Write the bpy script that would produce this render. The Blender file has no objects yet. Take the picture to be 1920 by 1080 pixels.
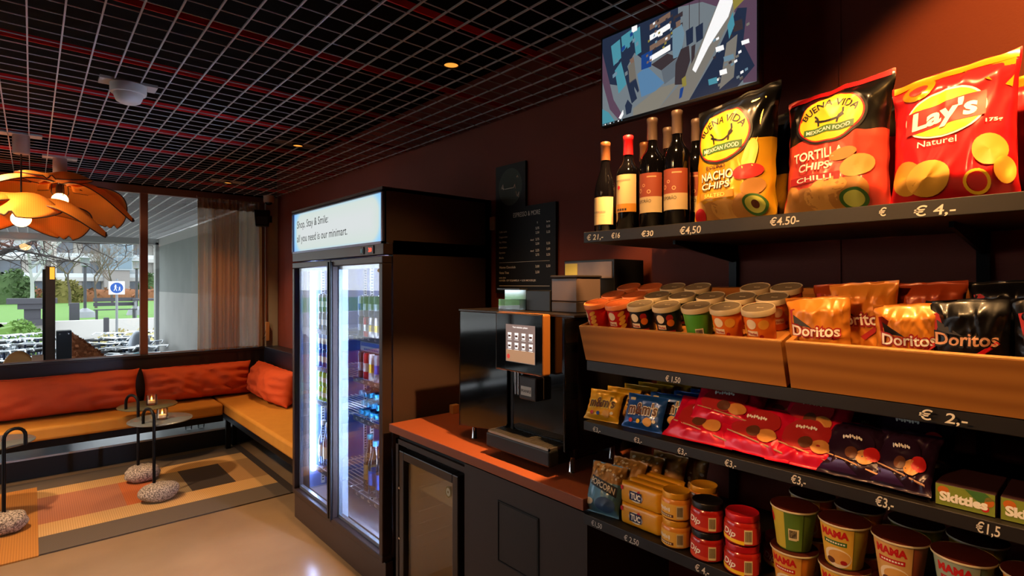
import bpy, bmesh, math, random
from mathutils import Matrix, Vector
random.seed(7)
PI = math.pi
SC = bpy.context.scene
COL = SC.collection

# ------------------------------------------------------------------ camera
cam = bpy.data.cameras.new('camera'); cam_o = bpy.data.objects.new('camera', cam); COL.objects.link(cam_o)
cam.sensor_width = 36.0; cam.lens = 36.0 * 1025 / 1920; cam.shift_y = -7 / 1920
cam.clip_start = 0.05; cam.clip_end = 500
cam_o.location = (0, 0, 1.55); cam_o.rotation_euler = (math.radians(90), 0, math.radians(-41.3))
SC.camera = cam_o

# ------------------------------------------------------------------ exposure, world
SC.view_settings.view_transform = 'Standard'; SC.view_settings.look = 'None'
SC.view_settings.exposure = 0.0; SC.view_settings.gamma = 1.0
SC.view_settings.use_curve_mapping = False
try:
    SC.cycles.max_bounces = 7; SC.cycles.diffuse_bounces = 3; SC.cycles.glossy_bounces = 3
    SC.cycles.transparent_max_bounces = 12; SC.cycles.transmission_bounces = 4
    SC.cycles.caustics_reflective = False; SC.cycles.caustics_refractive = False
    SC.cycles.sample_clamp_indirect = 4.0
    SC.cycles.use_denoising = True; SC.cycles.denoiser = 'OPENIMAGEDENOISE'
except Exception:
    pass
W = bpy.data.worlds.new('world'); SC.world = W; W.use_nodes = True
wn = W.node_tree; wn.nodes.clear()
wo = wn.nodes.new('ShaderNodeOutputWorld'); wb = wn.nodes.new('ShaderNodeBackground')
wtc = wn.nodes.new('ShaderNodeTexCoord'); wnz = wn.nodes.new('ShaderNodeTexNoise'); wnz.inputs['Scale'].default_value = 2.5
wr = wn.nodes.new('ShaderNodeValToRGB')
wr.color_ramp.elements[0].position = .3; wr.color_ramp.elements[0].color = (.72, .80, .90, 1)
wr.color_ramp.elements[1].position = .7; wr.color_ramp.elements[1].color = (.95, .97, 1.0, 1)
wn.links.new(wtc.outputs['Generated'], wnz.inputs['Vector']); wn.links.new(wnz.outputs['Fac'], wr.inputs['Fac'])
wn.links.new(wr.outputs['Color'], wb.inputs['Color']); wb.inputs['Strength'].default_value = 4.2
wn.links.new(wb.outputs['Background'], wo.inputs['Surface'])

# ------------------------------------------------------------------ lamps of the room, plus added fill spots
def spot(name, loc, target, power, angle, blend, col, radius=.03):
    l = bpy.data.lights.new(name, 'SPOT'); l.energy = power; l.spot_size = math.radians(angle); l.spot_blend = blend
    l.color = col; l.shadow_soft_size = radius
    o = bpy.data.objects.new(name, l); COL.objects.link(o); o.location = loc
    o.rotation_euler = (Vector(target) - Vector(loc)).to_track_quat('-Z', 'Y').to_euler()
    return o
def area(name, loc, target, power, sx, sy, col):
    l = bpy.data.lights.new(name, 'AREA'); l.energy = power; l.shape = 'RECTANGLE'; l.size = sx; l.size_y = sy; l.color = col
    o = bpy.data.objects.new(name, l); COL.objects.link(o); o.location = loc
    o.rotation_euler = (Vector(target) - Vector(loc)).to_track_quat('-Z', 'Y').to_euler()
    return o
WARM = (1.0, .54, .20)
spot('shelf_spot', (1.05, .75, 2.45), (1.62, .95, 1.74), 75, 52, .4, WARM)
spot('shelf_spot', (1.05, .35, 2.45), (1.48, .30, 1.62), 62, 56, .5, WARM)
spot('shelf_spot', (1.05, -.10, 2.45), (1.50, -.12, 1.60), 50, 76, .4, WARM)
spot('wall_washer', (1.05, -.12, 2.46), (1.80, .10, 1.93), 62, 64, .4, (1, .46, .10))
spot('downlight_lamp', (1.335, 1.91, 2.46), (1.36, 1.95, 0), 20, 95, .6, WARM)
spot('counter_spot', (1.335, .955, 2.46), (1.38, 1.85, .87), 260, 46, .35, WARM, .02)
spot('downlight_lamp', (1.34, 3.70, 2.46), (1.20, 3.70, 0), 30, 110, .8, WARM)
spot('downlight_lamp', (1.35, 5.48, 2.46), (1.25, 5.4, 0), 60, 100, .8, WARM)
LWARM = (1, .66, .36)
spot('lounge_spot', (-.45, 3.9, 2.46), (.4, 4.6, 0), 260, 100, .8, LWARM, .06)
spot('lounge_spot', (.2, 3.0, 2.46), (.3, 3.3, 0), 110, 62, .9, LWARM, .06)
spot('hall_fill_spot', (-.75, 1.0, 2.46), (1.32, .42, 1.36), 165, 41, .9, (1, .50, .18), .10)  # added warm fill aimed at the crate fronts, fixture unseen
spot('lounge_spot', (-.3, 5.0, 2.46), (.4, 6.0, .5), 130, 110, .8, LWARM, .06)
for hx, hy in ((-.7, 1.5), (-2.2, .4), (-2.2, 2.6)):
    spot('hall_fill', (hx, hy, 2.46), (hx + .5, hy + .1, 0), 13, 150, .9, (1, .66, .38), .12)  # added soft warm fill out of view, without fixtures

# ------------------------------------------------------------------ materials
def lin(c):
    return c / 12.92 if c <= .04045 else ((c + .055) / 1.055) ** 2.4
def rgb(h):
    if isinstance(h, str):
        h = h.lstrip('#'); return tuple(lin(int(h[i:i + 2], 16) / 255) for i in (0, 2, 4))
    return h
MATS = {}
def mat(name, col='#808080', rough=.5, metal=0., emit=0., ecol=None, spec=None, noise=None, bump=None, trans=None, coat=0., alpha=None, wave=None):
    """noise=(scale, colour2, amount) mottles the base colour; bump=(scale, strength); wave=(scale, colour2, axis)"""
    if name in MATS: return MATS[name]
    m = bpy.data.materials.new(name); m.use_nodes = True; nt = m.node_tree
    b = nt.nodes['Principled BSDF']; c = rgb(col)
    b.inputs['Base Color'].default_value = (*c, 1); b.inputs['Roughness'].default_value = rough; b.inputs['Metallic'].default_value = metal
    if spec is not None: b.inputs['Specular IOR Level'].default_value = spec
    if coat: b.inputs['Coat Weight'].default_value = coat; b.inputs['Coat Roughness'].default_value = .08
    if emit:
        b.inputs['Emission Color'].default_value = (*rgb(ecol or col), 1); b.inputs['Emission Strength'].default_value = emit
    if alpha is not None: b.inputs['Alpha'].default_value = alpha
    tc = None
    if noise or bump or wave: tc = nt.nodes.new('ShaderNodeTexCoord')
    if noise:
        n = nt.nodes.new('ShaderNodeTexNoise'); n.inputs['Scale'].default_value = noise[0]; n.inputs['Detail'].default_value = 5
        r = nt.nodes.new('ShaderNodeValToRGB'); r.color_ramp.elements[0].position = .5 - noise[2]; r.color_ramp.elements[1].position = .5 + noise[2]
        r.color_ramp.elements[0].color = (*c, 1); r.color_ramp.elements[1].color = (*rgb(noise[1]), 1)
        nt.links.new(tc.outputs['Object'], n.inputs['Vector']); nt.links.new(n.outputs['Fac'], r.inputs['Fac']); nt.links.new(r.outputs['Color'], b.inputs['Base Color'])
    if wave:
        n = nt.nodes.new('ShaderNodeTexWave'); n.bands_direction = wave[2]; n.inputs['Scale'].default_value = wave[0]
        n.inputs['Distortion'].default_value = wave[3] if len(wave) > 3 else 0.; n.inputs['Detail'].default_value = 2
        r = nt.nodes.new('ShaderNodeValToRGB'); r.color_ramp.elements[0].color = (*c, 1); r.color_ramp.elements[1].color = (*rgb(wave[1]), 1)
        if len(wave) > 3:
            mp = nt.nodes.new('ShaderNodeMapping'); mp.inputs['Scale'].default_value = wave[4]
            nt.links.new(tc.outputs['Object'], mp.inputs['Vector']); nt.links.new(mp.outputs['Vector'], n.inputs['Vector'])
        else: nt.links.new(tc.outputs['Object'], n.inputs['Vector'])
        nt.links.new(n.outputs['Fac'], r.inputs['Fac']); nt.links.new(r.outputs['Color'], b.inputs['Base Color'])
    if bump:
        n = nt.nodes.new('ShaderNodeTexNoise'); n.inputs['Scale'].default_value = bump[0]; n.inputs['Detail'].default_value = 4
        u = nt.nodes.new('ShaderNodeBump'); u.inputs['Strength'].default_value = bump[1]; u.inputs['Distance'].default_value = .01
        nt.links.new(tc.outputs['Object'], n.inputs['Vector']); nt.links.new(n.outputs['Fac'], u.inputs['Height']); nt.links.new(u.outputs['Normal'], b.inputs['Normal'])
    if trans:                      # thin cloth: (share of translucence, share of see-through)
        tl = nt.nodes.new('ShaderNodeBsdfTranslucent'); tl.inputs['Color'].default_value = (*c, 1)
        mx = nt.nodes.new('ShaderNodeMixShader'); mx.inputs[0].default_value = trans[0]
        out = nt.nodes['Material Output']
        nt.links.new(b.outputs[0], mx.inputs[1]); nt.links.new(tl.outputs[0], mx.inputs[2])
        last = mx
        if trans[1]:
            tp = nt.nodes.new('ShaderNodeBsdfTransparent'); m2 = nt.nodes.new('ShaderNodeMixShader'); m2.inputs[0].default_value = trans[1]
            nt.links.new(last.outputs[0], m2.inputs[1]); nt.links.new(tp.outputs[0], m2.inputs[2]); last = m2
        nt.links.new(last.outputs[0], out.inputs['Surface'])
    MATS[name] = m
    return m
def glass(name, tint=(1, 1, 1), refl=.12, rough=.0, gain=.8):
    if name in MATS: return MATS[name]
    m = bpy.data.materials.new(name); m.use_nodes = True; nt = m.node_tree; nt.nodes.clear()
    out = nt.nodes.new('ShaderNodeOutputMaterial'); tp = nt.nodes.new('ShaderNodeBsdfTransparent'); tp.inputs[0].default_value = (*tint, 1)
    gl = nt.nodes.new('ShaderNodeBsdfGlossy'); gl.inputs['Roughness'].default_value = rough
    fr = nt.nodes.new('ShaderNodeFresnel'); fr.inputs['IOR'].default_value = 1.45
    mu = nt.nodes.new('ShaderNodeMath'); mu.operation = 'MULTIPLY_ADD'; mu.inputs[1].default_value = gain; mu.inputs[2].default_value = refl * .3; mu.use_clamp = True
    mx = nt.nodes.new('ShaderNodeMixShader')
    nt.links.new(fr.outputs[0], mu.inputs[0]); nt.links.new(mu.outputs[0], mx.inputs[0]); nt.links.new(tp.outputs[0], mx.inputs[1]); nt.links.new(gl.outputs[0], mx.inputs[2])
    nt.links.new(mx.outputs[0], out.inputs['Surface']); MATS[name] = m
    return m

# ------------------------------------------------------------------ mesh building
class MB:
    """collects shapes, then build() links them as ONE mesh object"""
    def __init__(s): s.v = []; s.f = []; s.m = []; s.mats = []; s.mi = 0; s.T = None
    def mat(s, m):
        if m not in s.mats: s.mats.append(m)
        s.mi = s.mats.index(m); return s
    def add(s, vs, fs):
        n = len(s.v)
        if s.T is not None: vs = [s.T @ Vector(p) for p in vs]
        s.v += [tuple(p) for p in vs]; s.f += [tuple(i + n for i in f) for f in fs]; s.m += [s.mi] * len(fs); return s
    def box(s, x0, x1, y0, y1, z0, z1):
        if x0 > x1: x0, x1 = x1, x0
        if y0 > y1: y0, y1 = y1, y0
        if z0 > z1: z0, z1 = z1, z0
        return s.add([(x0, y0, z0), (x1, y0, z0), (x1, y1, z0), (x0, y1, z0), (x0, y0, z1), (x1, y0, z1), (x1, y1, z1), (x0, y1, z1)],
                     [(0, 3, 2, 1), (4, 5, 6, 7), (0, 1, 5, 4), (1, 2, 6, 5), (2, 3, 7, 6), (3, 0, 4, 7)])
    def lathe(s, prof, n=24, o=(0, 0, 0), ax=None, caps=True):
        """prof = [(r, z)...] about z (or along ax) from o"""
        q = Vector((0, 0, 1)).rotation_difference(Vector(ax)).to_matrix() if ax is not None else Matrix.Identity(3)
        vs = []; o = Vector(o)
        for r, z in prof:
            for k in range(n):
                t = 2 * PI * k / n; vs.append(q @ Vector((r * math.cos(t), r * math.sin(t), z)) + o)
        fs = []
        for j in range(len(prof) - 1):
            for k in range(n):
                a, b = j * n + k, j * n + (k + 1) % n; fs.append((a, b, b + n, a + n))
        if caps:
            if prof[0][0] > 1e-6: fs.append(tuple(range(n - 1, -1, -1)))
            if prof[-1][0] > 1e-6: fs.append(tuple(range((len(prof) - 1) * n, len(prof) * n)))
        return s.add(vs, fs)
    def rod(s, a, b, r, n=8, r2=None):
        a = Vector(a); b = Vector(b); L = (b - a).length
        return s.lathe([(r, 0), (r2 if r2 is not None else r, L)], n, a, (b - a)) if L > 1e-7 else s
    def tube(s, pts, r, n=8):
        pts = [Vector(p) for p in pts]; rs = r if isinstance(r, (list, tuple)) else [r] * len(pts)
        vs = []; up = None
        for i, p in enumerate(pts):
            t = (pts[min(i + 1, len(pts) - 1)] - pts[max(i - 1, 0)]).normalized()
            if up is None: up = Vector((0, 0, 1)) if abs(t.z) < .9 else Vector((1, 0, 0))
            a = t.cross(up).normalized(); b = a.cross(t); up = b
            for k in range(n):
                w = 2 * PI * k / n; vs.append(p + (a * math.cos(w) + b * math.sin(w)) * rs[i])
        fs = []
        for j in range(len(pts) - 1):
            for k in range(n):
                x, y = j * n + k, j * n + (k + 1) % n; fs.append((x, x + n, y + n, y))
        fs.append(tuple(range(n))); fs.append(tuple(range((len(pts) - 1) * n + n - 1, (len(pts) - 1) * n - 1, -1)))
        return s.add(vs, fs)
    def grid(s, fn, nu, nv, wrap=False):
        vs = [fn(i / nu, j / nv) for j in range(nv + 1) for i in range(nu + (0 if wrap else 1))]
        w = nu if wrap else nu + 1; fs = []
        for j in range(nv):
            for i in range(nu):
                i2 = (i + 1) % w; fs.append((j * w + i, j * w + i2, (j + 1) * w + i2, (j + 1) * w + i))
        return s.add(vs, fs)
    def ball(s, c, rx, ry=None, rz=None, n=14, k=9):
        ry = ry or rx; rz = rz or rx
        return s.grid(lambda u, v: (c[0] + rx * math.sin(PI * v) * math.cos(2 * PI * u), c[1] + ry * math.sin(PI * v) * math.sin(2 * PI * u), c[2] - rz * math.cos(PI * v)), n, k, True)
    def poly(s, pts, fn=lambda x, y: (x, y, 0)):
        return s.add([fn(*p) for p in pts], [tuple(range(len(pts)))])
    def prism(s, pts, fn):
        """closed outline pts, fn(x, y, k) with k = 0 near side, 1 far side"""
        n = len(pts)
        return s.add([fn(*p, 0) for p in pts] + [fn(*p, 1) for p in pts],
                     [tuple(range(n)), tuple(range(2 * n - 1, n - 1, -1))] + [(i, n + i, n + (i + 1) % n, (i + 1) % n) for i in range(n)])
    def disc(s, cx, cy, rx, ry, fn, n=28, k=4, rot=0., r0=0.):
        """ellipse of rings laid on a surface by fn(x, y)"""
        vs = []; fs = []
        for j in range(k + 1):
            q = r0 + (1 - r0) * j / k
            for i in range(n):
                t = 2 * PI * i / n; x = rx * q * math.cos(t); y = ry * q * math.sin(t)
                vs.append(fn(cx + x * math.cos(rot) - y * math.sin(rot), cy + x * math.sin(rot) + y * math.cos(rot)))
        for j in range(k):
            for i in range(n):
                i2 = (i + 1) % n
                fs.append((j * n + i, (j + 1) * n + i, (j + 1) * n + i2, j * n + i2))
        return s.add(vs, fs)
    def rect(s, x0, x1, y0, y1, fn, nx=8, ny=6):
        return s.grid(lambda u, v: fn(x0 + (x1 - x0) * u, y0 + (y1 - y0) * v), nx, ny)
    def build(s, name, m=None, parent=None, smooth=True, bevel=0., seg=2, ang=35, solid=0., sub=0, weld=False):
        me = bpy.data.meshes.new(name); me.from_pydata(s.v, [], s.f)
        mats = s.mats if s.mats else [m]
        for q in mats: me.materials.append(q)
        if s.mats: me.polygons.foreach_set('material_index', s.m)
        if weld:
            bm = bmesh.new(); bm.from_mesh(me); bmesh.ops.remove_doubles(bm, verts=bm.verts, dist=1e-5); bm.to_mesh(me); bm.free()
        if smooth:
            me.polygons.foreach_set('use_smooth', [True] * len(me.polygons))
            try: me.set_sharp_from_angle(angle=math.radians(ang))
            except Exception: pass
        o = bpy.data.objects.new(name, me); COL.objects.link(o)
        if parent is not None: o.parent = parent
        if bevel:
            b = o.modifiers.new('bevel', 'BEVEL'); b.width = bevel; b.segments = seg; b.limit_method = 'ANGLE'; b.angle_limit = math.radians(40)
        if solid:
            b = o.modifiers.new('solid', 'SOLIDIFY'); b.thickness = solid
        if sub:
            b = o.modifiers.new('sub', 'SUBSURF'); b.levels = sub; b.render_levels = sub
        return o
_TX = {}
def text_geo(body, bold=0., shear=0.):
    """outline lettering as triangles, 1 unit high capitals, centred on x, baseline at 0"""
    key = (body, bold, shear)
    if key in _TX: return _TX[key]
    cu = bpy.data.curves.new('lettering', 'FONT'); cu.body = body; cu.size = 1.0; cu.offset = bold; cu.shear = shear; cu.resolution_u = 3
    ob = bpy.data.objects.new('lettering', cu)
    me = bpy.data.meshes.new_from_object(ob)
    v = [(p.co.x / .73, p.co.y / .73) for p in me.vertices]; f = [tuple(p.vertices) for p in me.polygons]
    bpy.data.objects.remove(ob); bpy.data.meshes.remove(me); bpy.data.curves.remove(cu)
    if v:
        x0 = min(p[0] for p in v); x1 = max(p[0] for p in v); v = [(p[0] - (x0 + x1) / 2, p[1]) for p in v]
        _TX[key] = (v, f, x1 - x0)
    else: _TX[key] = (v, f, 0)
    return _TX[key]
def lettering(mb, body, cx, cy, h, fn, bold=0., width=None, shear=0., rot=0., arc=None, align='c', cut=0):
    """lay a line of lettering of cap height h on a surface by fn(x, y); arc = radius bends the line; width squeezes it"""
    v, f, w = text_geo(body, bold, shear)
    if not v: return
    sx = (width / w) if width else h
    off = 0 if align == 'c' else (w * sx / 2 if align == 'l' else -w * sx / 2)
    if cut:
        bm = bmesh.new(); bv = [bm.verts.new((p[0], p[1], 0)) for p in v]
        for q in f:
            try: bm.faces.new([bv[i] for i in q])
            except Exception: pass
        for i in range(1, cut):
            g = list(bm.verts) + list(bm.edges) + list(bm.faces)
            bmesh.ops.bisect_plane(bm, geom=g, plane_co=(-w / 2 + w * i / cut, 0, 0), plane_no=(1, 0, 0))
        for yy in (.35, .7):
            g = list(bm.verts) + list(bm.edges) + list(bm.faces)
            bmesh.ops.bisect_plane(bm, geom=g, plane_co=(0, yy, 0), plane_no=(0, 1, 0))
        bm.verts.index_update(); v = [(p.co.x, p.co.y) for p in bm.verts]; f = [tuple(q.index for q in fc.verts) for fc in bm.faces]; bm.free()
    out = []
    for x, y in v:
        x = x * sx + off; y = y * h
        if arc:
            t = x / arc; x, y = (arc + y) * math.sin(t), (arc + y) * math.cos(t) - arc
        out.append(fn(cx + x * math.cos(rot) - y * math.sin(rot), cy + x * math.sin(rot) + y * math.cos(rot)))
    mb.add(out, f)

# ------------------------------------------------------------------ things, parts, setting
def tag(o, label, cat, group=None, kind=None):
    if label: o['label'] = label
    if cat: o['category'] = cat
    if group: o['group'] = group
    if kind: o['kind'] = kind
    return o
def thing(name, label, cat, loc=(0, 0, 0), rot=(0, 0, 0), group=None):
    o = bpy.data.objects.new(name, None); o.empty_display_size = .05; COL.objects.link(o)
    o.location = loc; o.rotation_euler = rot if isinstance(rot, (tuple, list)) else (0, 0, rot)
    return tag(o, label, cat, group)
def struct(o): o['kind'] = 'structure'; return o
def dup(root, loc, rot=None, label=None, group=None, scale=None):
    """a copy of a thing with copies of its parts and sub-parts"""
    def rec(src, par):
        c = src.copy(); COL.objects.link(c)
        if par is not None: c.parent = par
        for ch in list(src.children): rec(ch, c)
        return c
    r = rec(root, None); r.location = loc
    if rot is not None: r.rotation_euler = rot if isinstance(rot, (tuple, list)) else (0, 0, rot)
    if label: r['label'] = label
    if group: r['group'] = group
    if scale: r.scale = scale
    return r
FRONT = -PI / 2          # turns a thing's own front (-y) to face the aisle (-x)
NOISE_SEEDS = {}
def wob(seed, x, y, n=5, f=6.):
    """smooth deterministic wobble in -1..1"""
    k = (seed, n, f)
    if k not in NOISE_SEEDS:
        r = random.Random(seed); NOISE_SEEDS[k] = [(r.uniform(-f, f), r.uniform(-f, f), r.uniform(0, 6.28)) for _ in range(n)]
    return sum(math.sin(a * x + b * y + c) for a, b, c in NOISE_SEEDS[k]) / n
# ================================================================== THE SETTING
M_floor = mat('polished_concrete', '#7c6650', .2, noise=(1.6, '#927a60', .25), bump=(18, .03))
M_wall = mat('terracotta_wall', '#7c3524', .75, noise=(3, '#843a28', .3), bump=(160, .12))
M_black = mat('black_void', '#050505', .9, spec=.1)
M_grid = mat('ceiling_grid_metal', '#bcbcc2', .45, .1)
M_redbeam = mat('red_carrier_paint', '#e01616', .5)
M_alu = mat('brown_window_frame', '#8a5a48', .4, .2)
M_ledge = mat('dark_ledge_laminate', '#2a211f', .35)
M_grey = mat('grey_plaster', '#a9a9a4', .8)
M_dark = mat('dark_plinth', '#1c1a1a', .5)
M_glassw = glass('window_glass', (.97, .985, .98), .05)

XL, YB, HC = -4.0, -3.0, 2.48
b = MB().box(XL, 2.0, YB, 6.15, -.1, 0); struct(b.build('floor', M_floor, smooth=False))
b = MB().box(2.0, 2.15, YB, 6.3, -.1, 2.8); struct(b.build('wall_right', M_wall, smooth=False))
b = MB().box(1.80, 1.995, YB, 1.23, 0, 2.75)
for y in (.575, -.08): b.box(1.797, 1.80, y - .002, y + .002, 0, 2.75)
struct(b.build('wall_panel_behind_shelves', M_wall, smooth=False))
b = MB().box(XL - .15, XL, YB, 3.4, -.1, 2.8).box(XL - .15, XL, 5.6, 6.3, -.1, 2.8).box(XL - .15, XL, 3.4, 5.6, 2.42, 2.8).box(XL - .15, XL, 3.4, 5.6, -.1, .1); struct(b.build('wall_left', M_wall, smooth=False))
fr = MB()
for yy in (3.4, 4.5, 5.6): fr.box(XL - .10, XL - .04, yy - .03, yy + .03, .1, 2.42)
wl_ = struct(fr.build('window_2', mat('brown_window_frame', '#8a5a48', .4, .2), smooth=False))
for y0_, y1_ in ((3.4, 4.5), (4.5, 5.6)): MB().box(XL - .073, XL - .067, y0_ + .03, y1_ - .03, .1, 2.42).build('pane', glass('window_glass', (.97, .985, .98), .05), wl_, smooth=False)
struct(MB().box(-40, XL - .15, -30, 6.27, -.12, -.01).build('ground_street_side', mat('street_paving', '#a2a09c', .85, noise=(1.2, '#8e8c88', .3)), smooth=False))
b = MB().box(XL - .15, 2.15, YB - .15, YB, -.1, 2.8); struct(b.build('wall_back', M_wall, smooth=False))
b = MB().box(XL, 2.0, 6.15, 6.27, -.1, .165).box(XL, 2.0, 6.15, 6.27, .31, .87).box(1.85, 2.0, 6.15, 6.27, .165, .31); struct(b.build('wall_window', M_dark, smooth=False))  # gap left open for the added daylight slot
b = MB().box(XL, 2.0, 6.15, 6.27, 2.475, 2.79); struct(b.build('wall_window_head', M_black, smooth=False))
b = MB().box(1.87, 1.998, 6.10, 6.27, .87, 2.48); struct(b.build('trim_1', M_grey, smooth=False, bevel=.004))
# window: glazing in bays with frame
fr = MB(); fr.mat(M_alu)
fr.box(XL, 1.87, 6.14, 6.21, 2.405, 2.475); fr.box(XL, 1.87, 6.15, 6.20, .865, .895)
for x in (-2.6, -.92, .794, 1.85): fr.box(x - .031, x + .031, 6.145, 6.205, .89, 2.41)
wf = struct(fr.build('window_1', None, smooth=False, bevel=.003))
MB().box(XL, 1.85, 6.20, 6.206, .165, .31).build('light_slot_pane', M_glassw, wf, smooth=False)  # glazed slot added to bring daylight onto the plinth top
edges = [XL, -2.6, -.92, .794, 1.85]
for i in range(4):
    g = MB().box(edges[i] + .03, edges[i + 1] - .03, 6.172, 6.178, .895, 2.405).build('pane', M_glassw, wf, smooth=False)
# ceiling: black void, open metal grid inside and under the outdoor canopy, red carriers
b = MB().mat(mat('canopy_soffit', '#77777a', .8)).box(XL - .15, 2.15, 6.27, 13.3, 2.6, 2.78).mat(M_black).box(XL - .15, 2.15, YB - .15, 13.3, 2.78, 2.9); struct(b.build('ceiling', None, smooth=False))
g = MB()
x = 1.953
while x > XL: g.box(x - .0026, x + .0026, YB, 6.12, 2.48, 2.486); x -= .0983
y = YB + .05
while y < 6.12: g.box(XL, 1.99, y - .0012, y + .0012, 2.481, 2.4845); y += .1
struct(g.build('ceiling_grid', M_grid, smooth=False))
g = MB(); M_cgrid = mat('canopy_grid_white', '#e4e4e4', .4)
x = 1.9
while x > XL: g.box(x - .006, x + .006, 6.3, 13.2, 2.48, 2.49); x -= .13
y = 6.4
while y < 13.2: g.box(XL, 1.95, y - .002, y + .002, 2.481, 2.489); y += .1
struct(g.build('ceiling_canopy_grid', M_cgrid, smooth=False))
g = MB()
for k in range(-7, 6): yy = 2.815 + .5925 * k; g.box(XL, 1.99, yy, yy + .005, 2.489, 2.514)
struct(g.build('ceiling_carriers', M_redbeam, smooth=False))
b = MB().box(XL, 2.1, 13.2, 13.45, 2.36, 2.9); struct(b.build('trim_2', M_grey, smooth=False))
b = MB().mat(mat('concrete_wall_pale', '#b9b9b4', .85, noise=(2, '#a9aaa6', .3))).box(1.96, 2.3, 6.6, 13.2, -.1, 1.4)
b.mat(mat('concrete_wall_grey', '#878d88', .7, noise=(2, '#7a807c', .3))).box(1.96, 2.3, 6.6, 13.2, 1.4, 2.32)
b.mat(M_grey).box(1.955, 2.3, 6.6, 13.2, 2.32, 2.48); b.box(1.90, 2.3, 13.2, 13.4, -.1, 2.4)
struct(b.build('wall_outside', None, smooth=False))
# dark ledge panels behind the bench
b = MB().box(XL, 1.85, 6.08, 6.15, .0, .165).box(XL, 1.85, 6.08, 6.15, .31, .885).box(XL, 1.85, 6.07, 6.15, .865, .892); struct(b.build('trim_3', M_ledge, smooth=False, bevel=.003))  # same gap, so the added slot lights the plinth
b = MB().box(1.85, 1.999, 3.72, 6.10, .0, .892); struct(b.build('trim_4', mat('navy_ledge', '#222636', .35), smooth=False, bevel=.003))
# low plinth under the bench
b = MB().mat(M_dark).box(XL, 1.84, 5.80, 6.08, 0, .155); b.mat(mat('grey_plinth_top', '#dfe4e8', .25)).box(XL, 1.84, 5.79, 6.08, .155, .17)
struct(b.build('trim_5', None, smooth=False))

# ================================================================== LOUNGE
M_orange = mat('orange_velvet', '#d2501e', .8, noise=(9, '#c2481a', .3), bump=(220, .15))
M_must = mat('mustard_fabric', '#c98a2e', .75, noise=(14, '#bf8028', .3), bump=(260, .1))
M_bm = mat('black_metal', '#0b0b0c', .4, .6)
M_chrome = mat('chrome', '#c8c8c8', .18, 1.0)
bn = thing('corner_bench', 'black framed corner bench with mustard seat running under the window', 'bench', (1.3, 5.6, 0))
bn_o = Vector((1.3, 5.6, 0))
def loc(mb): mb.T = Matrix.Translation(-bn_o); return mb
def cushion_block(x0, x1, y0, y1, z0, z1): return loc(MB()).box(x0, x1, y0, y1, z0, z1)
cushion_block(-1.6, 1.325, 5.53, 6.07, .345, .45).build('seat_cushion', M_must, bn, bevel=.022, seg=3)
cushion_block(1.335, 1.845, 3.735, 6.07, .345, .45).build('seat_cushion', M_must, bn, bevel=.022, seg=3)
f = loc(MB()); f.box(-1.6, 1.33, 5.56, 6.07, .285, .345); f.box(1.36, 1.845, 3.74, 6.07, .285, .345); f.build('frame', M_bm, bn, smooth=False, bevel=.003)
for (x, y) in ((1.385, 5.62), (1.385, 3.78), (-1.5, 5.62), (1.47, 5.74)):
    loc(MB()).box(x - .02, x + .02, y - .02, y + .02, 0, .286).build('leg', M_bm, bn, smooth=False)
def pillow(name, label, c, w, h, t, rot, seed):
    r = thing(name, label, 'cushion', c, rot, 'orange back cushions')
    def srf(side):
        def fn(u, v):
            a = 2 * u - 1; e = 2 * v - 1
            bul = (max(0, 1 - abs(a) ** 3.2) ** .55) * (max(0, 1 - abs(e) ** 2.6) ** .6)
            pin = 1 - .06 * (1 - abs(a) ** 2) * abs(e) ** 3
            x = a * w / 2 * (1 - .05 * (1 - e * e)) ; z = e * h / 2 * pin
            # creases running in from the ends and short folds across the middle
            end = abs(a) ** 2.5
            cr = .026 * end * math.sin(15 * e + seed) + .018 * wob(seed, a * 3.4, e * 2.4, 6, 5) + .018 * (1 - 2 * abs(math.sin(6 * a + 2.5 * e + 1.6 * wob(seed + 5, a * 2, e * 2)))) * (.4 + .6 * abs(e)) + .008 * math.sin(13 * a + 4 * e + 2.5 * wob(seed + 1, a * 2, e * 2)) * (1 - end)
            y = side * (t / 2 * bul + cr * bul)
            return (x, y, z + h / 2 - .02 * bul * (1 - v) + .006 * wob(seed + 3, a * 6, 0))
        return fn
    b = MB(); b.grid(srf(-1), 44, 22); b.grid(lambda u, v: srf(1)(1 - u, v), 44, 22)
    o = b.build('cushion_cover', M_orange, r, weld=True, ang=80)
    s = MB(); s.tube([(x_ / 20 * w * .96 / 2, 0, h * .982 + .006 * wob(seed + 3, x_ / 20 * 6, 0)) for x_ in range(-19, 20)], .004, 6); s.build('piping', M_orange, r)
    return r
pillow('cushion', 'long orange velvet cushion on the bench under the window, left of the two', (.03, 5.90, .458), 1.42, .335, .27, (math.radians(-12), 0, math.radians(1)), 11)
pillow('cushion', 'orange velvet cushion on the bench between the window ledge and corner', (1.215, 5.90, .458), .93, .325, .27, (math.radians(-12), 0, math.radians(-1)), 23)
pillow('cushion', 'orange velvet cushion leaning on the navy side panel beside the drinks fridge', (1.68, 5.42, .458), 1.02, .32, .29, (math.radians(-12), 0, -PI / 2), 37)

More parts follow.
